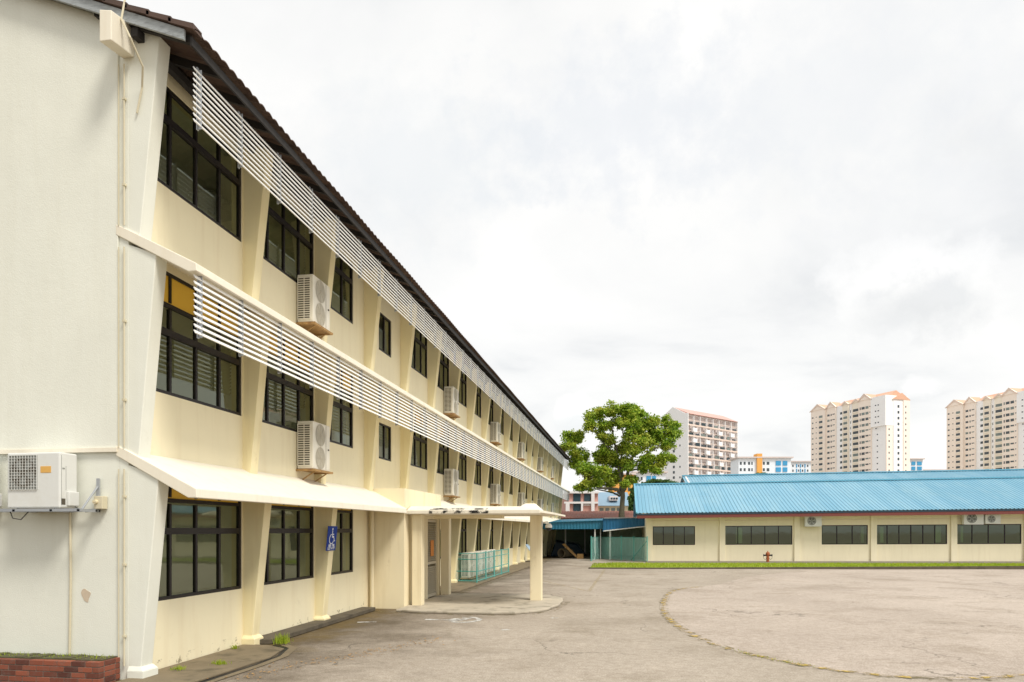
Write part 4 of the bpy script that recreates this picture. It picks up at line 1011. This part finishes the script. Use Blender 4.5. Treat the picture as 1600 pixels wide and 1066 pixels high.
for u, v, r, dd in clumps:
    c = tp(*c1(u, v), dd * 1.1); rad = r / 4.847 / ppm * .95
    subs = [Vector((random.gauss(0, 1), random.gauss(0, 1.1), random.gauss(0, .8))).normalized() * rad * random.uniform(.25, 1.0) for _ in range(int(18 + rad * 13))]
    for s_ in subs:
        cc_ = c + s_; 
        for i in range(34):
            p = cc_ + Vector((random.gauss(0, .17), random.gauss(0, .17), random.gauss(0, .12)))
            nrm = (s_ * .5 + Vector((random.gauss(0, .6), random.gauss(0, .6), .7 + random.gauss(0, .4)))).normalized()
            a_ = nrm.orthogonal().normalized(); b_ = nrm.cross(a_); w_ = random.uniform(0, 6.28); l_ = random.uniform(.08, .16)
            d1 = (a_ * math.cos(w_) + b_ * math.sin(w_)) * l_; d2 = (b_ * math.cos(w_) - a_ * math.sin(w_)) * l_ * .55
            leaf.add([p - d1, p + d2, p + d1, p - d2], [(0, 1, 2, 3)])
leaf.build('crown', M['leaf'], tr)
def bush(name, label, u0, u1, vb, vt, D, dens=260, cat='tree', stems=True):
    w = (u1 - u0) / F * D; x, y = at((u0 + u1) / 2, D); zt, zb = zat(vt, D), zat(vb, D) 
    t = thing(name, label, cat, (x, y, 0)); m = MB(); k = int(max(6, w * 1.6))
    for i in range(k):
        a_ = (i + .5) / k * 2 - 1; hh = (zt - zb) * math.sqrt(max(.05, 1 - a_ * a_)) * random.uniform(.8, 1.05)
        for j in range(dens):
            p = Vector((x + a_ * w / 2 + random.gauss(0, w / k * .6), y + random.gauss(0, w * .14), zb - 1 + (hh + 1) * math.sqrt(random.random())))
            nrm = Vector((random.gauss(0, 1), random.gauss(0, 1), .6)).normalized(); q = nrm.orthogonal().normalized(); b_ = nrm.cross(q); l_ = random.uniform(.1, .2) * D / 70
            m.add([p - q * l_, p + b_ * l_ * .6, p + q * l_, p - b_ * l_ * .6], [(0, 1, 2, 3)])
    m.build('crown', M['bush'], t); MB().tube([(x, y, -.1), (x, y, (zb + zt) / 2)], [.2, .1], 8).build('trunk', M['bark'], t)
bush('leafy_tree', 'rounded bushy tree top showing over the blue ridge below the white slab block', 1008, 1052, 760, 748, 100)
bush('leafy_tree', 'yellow green tree squeezed between the big trunk and the blue roof', 984, 998, 800, 758, 92, 400)
bush('leafy_tree', 'small tree top before the low white flats with the orange stripe', 1172, 1206, 746, 740, 120)

# ---------------------------------------------------------------- houses beyond
def put_windows(parent, lst, m, y=-.05, th=.12, name='window', axis='y', x=0):
    lst = sorted(lst, key=lambda q: -(q[1] - q[0]) * (q[3] - q[2]))
    def one(mm, q):
        if axis == 'y': mm.box(q[0], q[1], y, y + th, q[2], q[3])
        else: mm.box(x - th + .05, x + .05, q[0], q[1], q[2], q[3])
    for q in lst[:100]:
        mm = MB(); one(mm, q); mm.build(name, m, parent, local=True)
    if len(lst) > 100:
        mm = MB()
        for q in lst[100:]: one(mm, q)
        mm.build(name, m, parent, local=True)['kind'] = 'stuff'
D = 100; x, y = at(884, D); px = D / F
hw = thing('white_house', 'white two storey house with pink panels and dark glass behind the building end', 'house', (x, y, 0), TH)
Wd = 51 * px
def hz(v): return zat(v, D)
MB().box(0, Wd, .4, 9, 0, hz(769)).build('wall', M['house_pink'], hw, local=True)
MB().box(-.2, Wd + .1, .0, .4, hz(771), hz(768)).box(-.2, Wd, .0, .4, hz(787), hz(784)).box(40 * px, 45 * px, .0, .4, 0, hz(787)).box(40 * px, 45 * px, .0, .4, hz(784), hz(771)).box(24 * px, 27 * px, .0, .4, 0, hz(787)).box(0, 6 * px, .0, .4, 0, hz(787)).build('frame_wall', M['house_white'], hw, local=True)
MB().box(27 * px, 40 * px, .3, .399, hz(790), hz(788)).build('trim', M['house_white'], hw, local=True)
for (a_, b_, v0, v1) in ((12, 23.5, 784, 771), (29, 39, 783, 772), (12, 23.5, 800, 787), (1, 5, 782, 773), (1, 6, 796, 789)):
    MB().box(a_ * px, b_ * px, .25 if b_ - a_ < 11 else .3, .42, hz(v0), hz(v1)).build('window', M['house_glass'], hw, local=True)
D = 105; x, y = at(934, D); px = D / F
hb2 = thing('blue_roof_house', 'cream house with grey blue sloping roof and white dormer behind the trunk', 'house', (x, y, 0), TH)
MB().box(0, 50 * px, 0, 8, 0, hz(790)).build('wall', M['house_cream'], hb2, local=True)
MB().hexa([(-.3, -.5, hz(791)), (53 * px, -.5, hz(791)), (53 * px, 4, hz(768)), (-.3, 4, hz(768))], [(-.3, -.5, hz(790)), (53 * px, -.5, hz(790)), (53 * px, 4, hz(767)), (-.3, 4, hz(767))]).build('roof', M['house_roof'], hb2, local=True)
dm = MB().box(19 * px, 32 * px, .2, 3, hz(782), hz(775)).build('dormer', M['house_white'], hb2, local=True)
for i in range(3): MB().box((20.5 + i * 4) * px, (23.5 + i * 4) * px, .15, .21, hz(780.5), hz(777.5)).build('window', M['house_glass'], dm, local=True)
for i in range(4): MB().box((3 + i * 9) * px, (9 + i * 9) * px, -.06, .02, hz(799), hz(794)).build('window', M['hdb_glass2'], hb2, local=True)

# ---------------------------------------------------------------- far apartment blocks
def frame_on(name, label, P0, P1, cat='apartment block', group=None):
    a0, a1 = Vector(at(*P0)), Vector(at(*P1)); d = a1 - a0
    return thing(name, label, cat, (a0.x, a0.y, 0), math.atan2(d.y, d.x), group), d.length
def tower(name, label, P0, P1, scale):
    t, LN = frame_on(name, label, P0, P1, group='twin peach towers on the skyline')
    K = LN / 116.3
    def s(c): return max(0, (c - 50)) / (875 - 50)    # column in the close-up -> fraction
    ref = thing_ref
    S_ = lambda c: ref(c) * scale
    ZT = 67.5; FH = 2.87
    segs = [(50, 205, 'hdb_tan', 0, 1.0, 1), (205, 308, 'hdb_tan', .9, 1.6, 1), (308, 385, 'hdb_white', 1.6, .2, 0), (385, 450, 'hdb_cream', .8, 1.0, 2), (450, 490, 'hdb_white', 1.6, .2, 0), (490, 582, 'hdb_cream', .9, .6, 2), (582, 722, 'hdb_tan', -.3, 1.5, 1), (722, 875, 'hdb_white', .4, 0, 0)]
    wl_ = []; wl2 = []
    for c0, c1_, mt, yo, up, gab in segs:
        a_, b_ = S_(c0), S_(c1_); top = ZT + (0 if gab else .2)
        m = MB().box(a_ + .01, b_ - .01, yo, 14, 0, top); m.build('wall_bay', M[mt], t, local=True)
        if gab:
            mid = (a_ + b_) / 2; hh = 3.0 if gab == 1 else 1.6
            MB().prism([(a_ - .5, top), (b_ + .5, top), (mid, top + hh)], 'y', yo - .3, yo + .6).build('gable_front', M[mt], t, local=True)
            MB().prism([(a_ - .6, top), (b_ + .6, top), (mid, top + hh + .15)], 'y', yo + .601, 7).build('gable_roof', M['hdb_roof'], t, local=True)
            MB().prism([(a_ - .8, top - .4), (a_ - .2, top - .6), (mid, top + hh - .9), (b_ + .2, top - .6), (b_ + .8, top - .4), (mid, top + hh + .3)], 'y', yo - .5, yo - .31).build('gable_trim', M['hdb_pink'], t, local=True)
    MB().prism([(2.5, ZT + .1), (13, ZT + .1), (7, ZT + 3.2)], 'x', S_(300), S_(875)).build('ridge_roof', M['hdb_roof'], t, local=True)
    # projecting upper block
    MB().box(S_(722), S_(875) + .6, -.5, 14, ZT - 14.4, ZT + .4).build('upper_bay', M['hdb_white'], t, local=True)
    cols = [(62, 78, .55, 0), (104, 116, .3, 0), (140, 178, .95, 0), (218, 243, .8, .9), (255, 266, .8, .9), (275, 300, .35, .9), (348, 382, .95, 1.6), (398, 440, 1.0, .8), (461, 468, 1.0, 1.6), (502, 568, 1.05, .9), (597, 608, 1.0, -.3), (618, 652, 1.0, -.3), (662, 694, .55, -.3), (704, 716, .35, -.3)]
    for i in range(15):
        z = ZT - 3.6 - FH * i
        for c0, c1_, hgt, yo in cols:
            if c0 == 662 and i < 4: hgt = 1.0
            (wl_ if random.random() < .68 else wl2).append((S_(c0), S_(c1_), z - hgt, z + .25 * hgt, yo))
        for c_ in ((770, 800) if i < 4 else (775,)):
            wl_.append((S_(c_), S_(c_ + 14), z - .55, z, -.5 if i < 5 else .4))
    def emit(lst, m, lim):
        for q in lst[:lim]: MB().box(q[0], q[1], q[4] - .06, q[4] + .05, q[2], q[3]).build('window', M[m], t, local=True)
        if len(lst) > lim:
            mm = MB()
            for q in lst[lim:]: mm.box(q[0], q[1], q[4] - .06, q[4] + .05, q[2], q[3])
            mm.build('window', M[m], t, local=True)['kind'] = 'stuff'
    emit(sorted(wl_, key=lambda q: -(q[1] - q[0]) * (q[3] - q[2])), 'hdb_glass', 60); emit(sorted(wl2, key=lambda q: -(q[1] - q[0]) * (q[3] - q[2])), 'hdb_glass2', 30)
    # ledges under the windows
    for i in range(15):
        z = ZT - 4.9 - FH * i
        for c0, c1_, yo in ((140, 178, 0), (398, 440, .8), (502, 568, .9)): MB().box(S_(c0), S_(c1_), yo - .35, yo - .001, z - .5, z + .1).build('ledge', M['hdb_cream'], t, local=True)
    # return side seen at the near end
    X1 = S_(875)
    sd = MB().box(X1 + .01, X1 + .8, 4.5, 10.5, 0, ZT - 1.5); sd.build('wall_bay', M['hdb_white'], t, local=True)
    MB().box(X1 - 6, X1 + 1.2, 10.5, 14.6, 0, ZT - 1.5).build('wall_bay', M['hdb_tan'], t, local=True)
    MB().box(X1 + .01, X1 + .5, .3, 4.4, 0, ZT).build('wall_bay', M['hdb_tan'], t, local=True)
    MB().prism([(3.6, ZT - 1.5), (15, ZT - 1.5), (9.5, ZT + 1.8)], 'x', X1 - 5, X1 + 1.3).build('gable_roof', M['hdb_roof'], t, local=True)
    mm = MB()
    for i in range(16):
        z = ZT - 4.6 - FH * i; mm.box(X1 + .75, X1 + .86, 7, 8.2, z - .9, z + .4); mm.box(X1 + 1.15, X1 + 1.26, 11.6, 12.2, z - .7, z + .2); mm.box(X1 + .45, X1 + .56, 1.6, 2.3, z - .6, z + .2)
    mm.build('window', M['hdb_glass'], t, local=True)['kind'] = 'stuff'
    return t
_tmp, _ln = frame_on('layout_axis', 'x', (1267, 400), (1383, 353))
thing_ref = lambda c: s_of_cached(c)
_axis = MW[_tmp.name].copy(); bpy.data.objects.remove(_tmp)
class _Q: pass
def s_of_cached(c):
    u = 1260 + c / 7.107; o_ = _axis.translation; e = _axis.to_3x3() @ Vector((1, 0, 0)); r = (u - U0) / F
    den = lambda p: (-p.x * ST + p.y * CT); num = lambda p: (p.x * CT + p.y * ST)
    return (r * den(o_) - num(o_)) / (num(e) - r * den(e))
tower('apartment_tower', 'peach and white gabled tower with a white projecting corner block, whole in view', (1267, 400), (1383, 353), 1.0)
tower('apartment_tower', 'peach gabled tower at the right edge of the photo, cut by the frame', (1479, 386), (1610, 339), 1.0)

# slab block with balconies
a0 = Vector(at(1075, 370)); a1 = Vector(at(1153, 400)); dd = a1 - a0
sbk = thing('balcony_slab_block', 'white slab block with tiers of balconies and a red roof behind the tree', 'apartment block', (a0.x, a0.y, 0), math.atan2(dd.y, dd.x))
SL = dd.length; TZ2 = 62.0
MB().box(0, SL, 1.8, 16, 0, TZ2).box(0, .4, 0, 1.8, 26.5, TZ2).box(0.8, 1.2, 0, 1.8, 0, 26.5).box(SL - .4, SL, 0, 1.8, 30, TZ2).prism([(1.8, TZ2), (16, TZ2), (9.5, TZ2 + 4.2)], 'x', .0, .5).build('wall', M['hdb_white'], sbk, local=True)
MB().prism([(-.3, TZ2 - .3), (16.3, TZ2 - .3), (9.5, TZ2 + 4.2)], 'x', .51, SL).build('roof', M['hdb_roof2'], sbk, local=True)
NCOL = 8; cw = SL / NCOL; RH = 5.5
gla = []
for r in range(9):
    z0 = TZ2 - .6 - RH * (r + 1); off = 0 if r < 4 else 1.0
    MB().box(off + .4, SL - .4 + off, -.02, .35, z0 - .2, z0 + .55).build('balcony_parapet', M['hdb_pink'], sbk, local=True)
    MB().box(off + .4, SL - .4 + off, .7, .9, z0 + 2.7, z0 + 3.0).build('ledge', M['hdb_pink'], sbk, local=True)
    for c in range(NCOL):
        x0 = off + c * cw
        if c < NCOL - 1: MB().box(x0 + cw - .14, x0 + cw + .14, .36, 1.69, z0 + .55, z0 + RH - .2).build('balcony_divider', M['hdb_white'], sbk, local=True)
        gla.append((x0 + .5 + random.uniform(0, 1.2), x0 + cw - .5 - random.uniform(0, 1.6), z0 + .55, z0 + 1.5 + random.uniform(0, .9)))
        if r and c % 2 == (0 if r < 4 else 0): MB().box(x0 + cw - 1.9, x0 + cw + 1.5, -.6, .6, z0 + 2.3, z0 + 4.3).build('balcony_box', M['hdb_white'], sbk, local=True)
for i, q in enumerate(gla):
    MB().box(q[0], q[1], .36, .5, q[2], q[3]).build('balcony_screen', M[('hdb_glass2', 'hdb_glass', 'hdb_glass', 'house_glass')[random.randrange(4)]], sbk, local=True)
MB().box(.4, SL - .4, 1.7, 1.79, 10, TZ2 - 1).build('recess_wall', M['hdb_grey'], sbk, local=True)
for i in range(19):
    z = TZ2 - 8 - i * 2.75
    MB().box(-.07, .05, 8.2, 9.4, z - .6, z + .7).build('window', M['hdb_glass'], sbk, local=True)
    if i % 2: MB().box(-.07, .05, 4.6, 5.3, z - .5, z + .4).build('window', M['hdb_glass'], sbk, local=True)
    if i % 3: MB().box(-.07, .05, 13.6, 14.4, z - .4, z + .4).build('window', M['hdb_glass2'], sbk, local=True)

def low_flat(name, label, u0, u1, vt, D, stripes, blues, wins_, colour='flat_white', orange=None, rot=0, vt1=None):
    x, y = at(u0, D); px = D / F; t = thing(name, label, 'apartment block', (x, y, 0), TH + rot); w = (u1 - u0) * px; zt = zat(vt, D)
    MB().box(0, w, 0, 12, 0, zt).build('wall', M[colour], t, local=True)
    MB().box(-.8, w + .8, -1, 13, zt + .01, zt + .6).build('roof', M['hdb_grey'], t, local=True)
    if orange: MB().box(orange[0] * px, orange[1] * px, -.9, 4, 0, zt + 2).build('stair_tower', M['hdb_orange'], t, local=True)
    nf = int((zt - 25) / 2.9)
    for i in range(max(4, nf)):
        z = zt - 2.2 - i * 2.9
        for a_, b_ in wins_: MB().box(a_ * px, b_ * px, -.08, .05, z - .8, z + .5).build('window', M['hdb_glass'], t, local=True)
        for a_, b_ in blues: MB().box(a_ * px, b_ * px, -.25, .05, z - 1.15, z + .9).build('blue_bay', M['blue_glass'], t, local=True)
    return t
low_flat('low_apartment_block', 'white flats with bright blue bays left of the slab block, above the low blue ridge', 991, 1040, 739, 300, [], [(19, 26), (28, 34)], [(1, 3), (5, 8), (10, 13)])
low_flat('low_apartment_block', 'white flats with one orange stair stripe between slab block and tower', 1154, 1236, 716, 330, [], [(58, 66), (69, 76)], [(2, 5), (8, 11), (15, 18), (20, 22), (38, 41), (44, 48)], orange=(28, 36))
low_flat('low_apartment_block', 'narrow pale flats tucked against the left flank of the whole peach tower', 1236, 1275, 722, 440, [], [(8, 9.5), (14, 15.5), (21, 22.5)], [(2, 4), (11, 12.5), (17, 19), (25, 27)])
low_flat('low_apartment_block', 'white flats with blue bays between the two peach towers', 1396, 1442, 718, 420, [], [(12, 16), (28, 34), (37, 44)], [(4, 7), (20, 23)])
low_flat('low_apartment_block', 'long low cream roofline at the foot of the gap between the towers', 1440, 1482, 735, 500, [], [], [(4, 10), (14, 20), (26, 32)], 'hdb_cream')
low_flat('low_apartment_block', 'orange painted flats glimpsed through the tree crown behind its trunk', 957, 990, 742, 260, [], [], [(3, 6), (10, 14), (24, 28)], 'hdb_orange')
